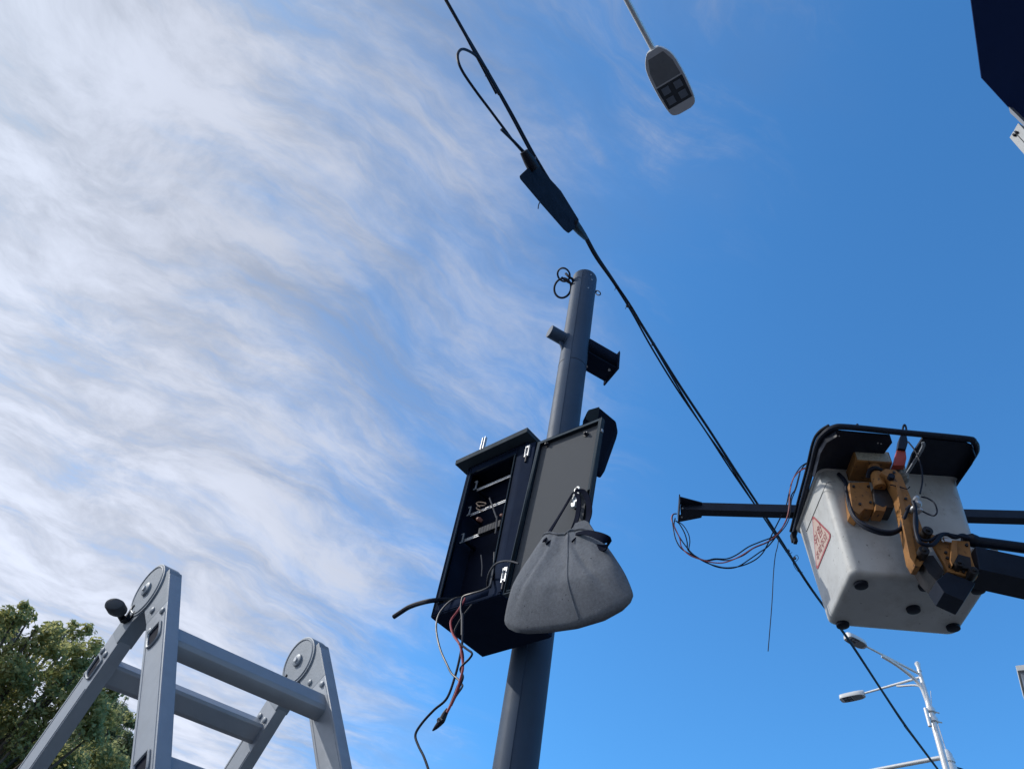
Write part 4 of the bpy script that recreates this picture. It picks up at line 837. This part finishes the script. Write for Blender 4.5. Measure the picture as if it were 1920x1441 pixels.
b = MB(); b.prism([onf(1891, 200), onf(1894, 212), onf(1904, 221), onf(1950, 268), onf(1950, 258)], (.03, 0, .0)); b.build('canopy_fascia', GREYF, nb)
b = MB(); b.box((5.4, -9, 0), (12, .6, zc1)); b.build('wall', CLAD, nb, .02)
b = MB(); b.box((5.38, -6, .3), (5.41, -2, 2.6)); b.build('shop_window', GLS, nb)
sp0 = at_z(1893, 258, 6.5); on_s = lambda x, y: onf(x, y, sp0)
b = MB(); b.prism([on_s(1893, 258), on_s(1900, 246), on_s(1952, 304), on_s(1945, 318)], (.04, .01, 0)); sg = b.build('sign_panel', CLAD, nb)
b = MB(); b.prism([on_s(1901, 245), on_s(1909, 231), on_s(1962, 288), on_s(1954, 302)], (.04, .01, 0)); b.build('sign_panel', CLAD, nb)
for px, py in ((1904, 254), (1908, 249)):
    b = MB(); b.prism([on_s(px-2, py), on_s(px, py-3), on_s(px+2.5, py), on_s(px+.5, py+3)], (-.015, 0, 0)); b.build('sign_catch', DARKM, sg)
b = MB(); b.bar(on_s(1945, 285)+np.array([.03, 0, 0]), on_s(1945, 285)+np.array([.5, -.2, .55]), .06, .06); b.build('sign_support', GREYF, nb)

# ------------------------------------------------------------------ trees
def leafmat(name, c1, c2):
    m = bpy.data.materials.new(name); m.use_nodes = True; t = m.node_tree; b = t.nodes['Principled BSDF']
    oi = t.nodes.new('ShaderNodeNewGeometry'); cr = t.nodes.new('ShaderNodeValToRGB'); cr.color_ramp.elements[0].color = c1+(1,); cr.color_ramp.elements[1].color = c2+(1,)
    t.links.new(oi.outputs['Random Per Island'], cr.inputs[0]); t.links.new(cr.outputs[0], b.inputs['Base Color']); b.inputs['Roughness'].default_value = .55
    tr = t.nodes.new('ShaderNodeBsdfTranslucent'); t.links.new(cr.outputs[0], tr.inputs[0]); mx = t.nodes.new('ShaderNodeMixShader'); mx.inputs[0].default_value = .6
    out = t.nodes['Material Output']; t.links.new(b.outputs[0], mx.inputs[1]); t.links.new(tr.outputs[0], mx.inputs[2]); t.links.new(mx.outputs[0], out.inputs[0]); return m
BARK = mat('bark', (.10, .08, .06), .9, 0, .25, 12, .6, 40)
LEAF1 = leafmat('leaf_olive', (.20, .24, .09), (.55, .52, .22)); LEAF2 = leafmat('leaf_dark', (.13, .17, .095), (.42, .44, .22))
def crown_mesh(name, blobs, nleaf, size, m, root, seed, narrow=.5, droop=.0):
    r = np.random.default_rng(seed)
    vol = np.array([q[3]**2 for q in blobs]); pick = r.choice(len(blobs), nleaf, p=vol/vol.sum())
    bl_ = np.array(blobs)[pick]
    d = r.normal(size=(nleaf, 3)); d /= np.linalg.norm(d, axis=1)[:, None]
    rad = bl_[:, 3]*(.2+1.05*r.random(nleaf)**.75)
    c = bl_[:, :3]+d*rad[:, None]*np.array([1, 1, .85])
    nrm = d*.7+r.normal(size=(nleaf, 3))*.6+np.array([0, 0, .5]); nrm /= np.linalg.norm(nrm, axis=1)[:, None]
    ax = np.cross(nrm, r.normal(size=(nleaf, 3))); ax /= np.linalg.norm(ax, axis=1)[:, None]; ax[:, 2] -= droop; bx_ = np.cross(nrm, ax)
    L = size*(.6+.8*r.random(nleaf))[:, None]; W = L*narrow
    P = np.stack([c-ax*L*.5, c+bx_*W*.5+nrm*W*.12, c+ax*L*.5, c-bx_*W*.5+nrm*W*.12], 1).reshape(-1, 3)-np.array(ORG[root.name])
    me = bpy.data.meshes.new(name); me.vertices.add(nleaf*4); me.vertices.foreach_set('co', P.ravel().astype(np.float32))
    me.loops.add(nleaf*4); me.loops.foreach_set('vertex_index', np.arange(nleaf*4, dtype=np.int32)); me.polygons.add(nleaf); me.polygons.foreach_set('loop_start', np.arange(0, nleaf*4, 4, dtype=np.int32)); me.update(calc_edges=True); me.validate()
    me.materials.append(m); o = bpy.data.objects.new(name, me); COL.objects.link(o); o.parent = root; return o
def tree(dist, pxblobs, label, m, nleaf, size, seed, base_px, narrow=.5, droop=0.):
    r = random.Random(seed)
    d = ray(*base_px); k = dist/math.hypot(d[0], d[1]); x, y = d[0]*k, d[1]*k
    root = thing('broadleaf_tree', (x, y, 0), label, 'tree', 'trees behind the ladder')
    blobs = []
    for px, py, pr in pxblobs:
        d = ray(px, py); dk = dist+r.uniform(-1.3, 1.3); k = dk/math.hypot(d[0], d[1]); c = CAM+d*k; rad = pr/FPX*float(k)
        blobs.append((c[0], c[1], c[2], rad*.62))
        for _ in range(9):                     # smaller tufts roughen every lobe
            v = Vector((r.gauss(0, 1), r.gauss(0, 1), r.gauss(0, 1))).normalized(); q = rad*r.uniform(.45, .95)
            blobs.append((c[0]+v.x*q, c[1]+v.y*q, c[2]+v.z*q, rad*r.uniform(.12, .42)))
    zt_ = max(q[2] for q in blobs)
    b = MB(); b.tube([(x, y, 0), (x+.05, y, zt_*.25), (x-.03, y+.05, zt_*.5), (x, y, zt_*.85)], [.2, .16, .11, .03], 12, 4); tr_ = b.build('trunk', BARK, root)
    for q in blobs[::5]:
        b = MB(); h = min(zt_*.8, q[2]*.6); b.tube([(x, y, h), ((x+q[0])/2, (y+q[1])/2, (h+q[2])/2-.1), q[:3]], [.06, .035, .01], 6, 3); b.build('limb', BARK, tr_)
    crown_mesh('crown', blobs, nleaf, size, m, root, seed, narrow, droop); return root
tree(12.5, [(-60, 1190, 75), (5, 1185, 45), (30, 1155, 32), (52, 1150, 20), (70, 1205, 40), (105, 1195, 34), (145, 1190, 30), (150, 1225, 36), (185, 1222, 16), (40, 1260, 70), (125, 1275, 60), (-50, 1300, 90), (170, 1275, 40), (60, 1350, 85), (150, 1350, 60), (-30, 1420, 110), (90, 1440, 95), (-140, 1300, 110), (30, 1540, 120), (140, 1500, 70), (-150, 1480, 130), (195, 1300, 34), (205, 1345, 40), (190, 1420, 60)],
     'olive green leafy tree at the left edge behind the ladder', LEAF1, 56000, .072, 3, (-60, 1400), .5)
tree(19., [(195, 1318, 26), (222, 1330, 24), (240, 1350, 16), (205, 1370, 45), (250, 1395, 26), (160, 1400, 50), (225, 1425, 50), (262, 1440, 24), (130, 1460, 60), (200, 1490, 65), (270, 1500, 40)],
     'darker feathery tree seen between the ladder rails', LEAF2, 38000, .09, 9, (200, 1440), .28, .25)
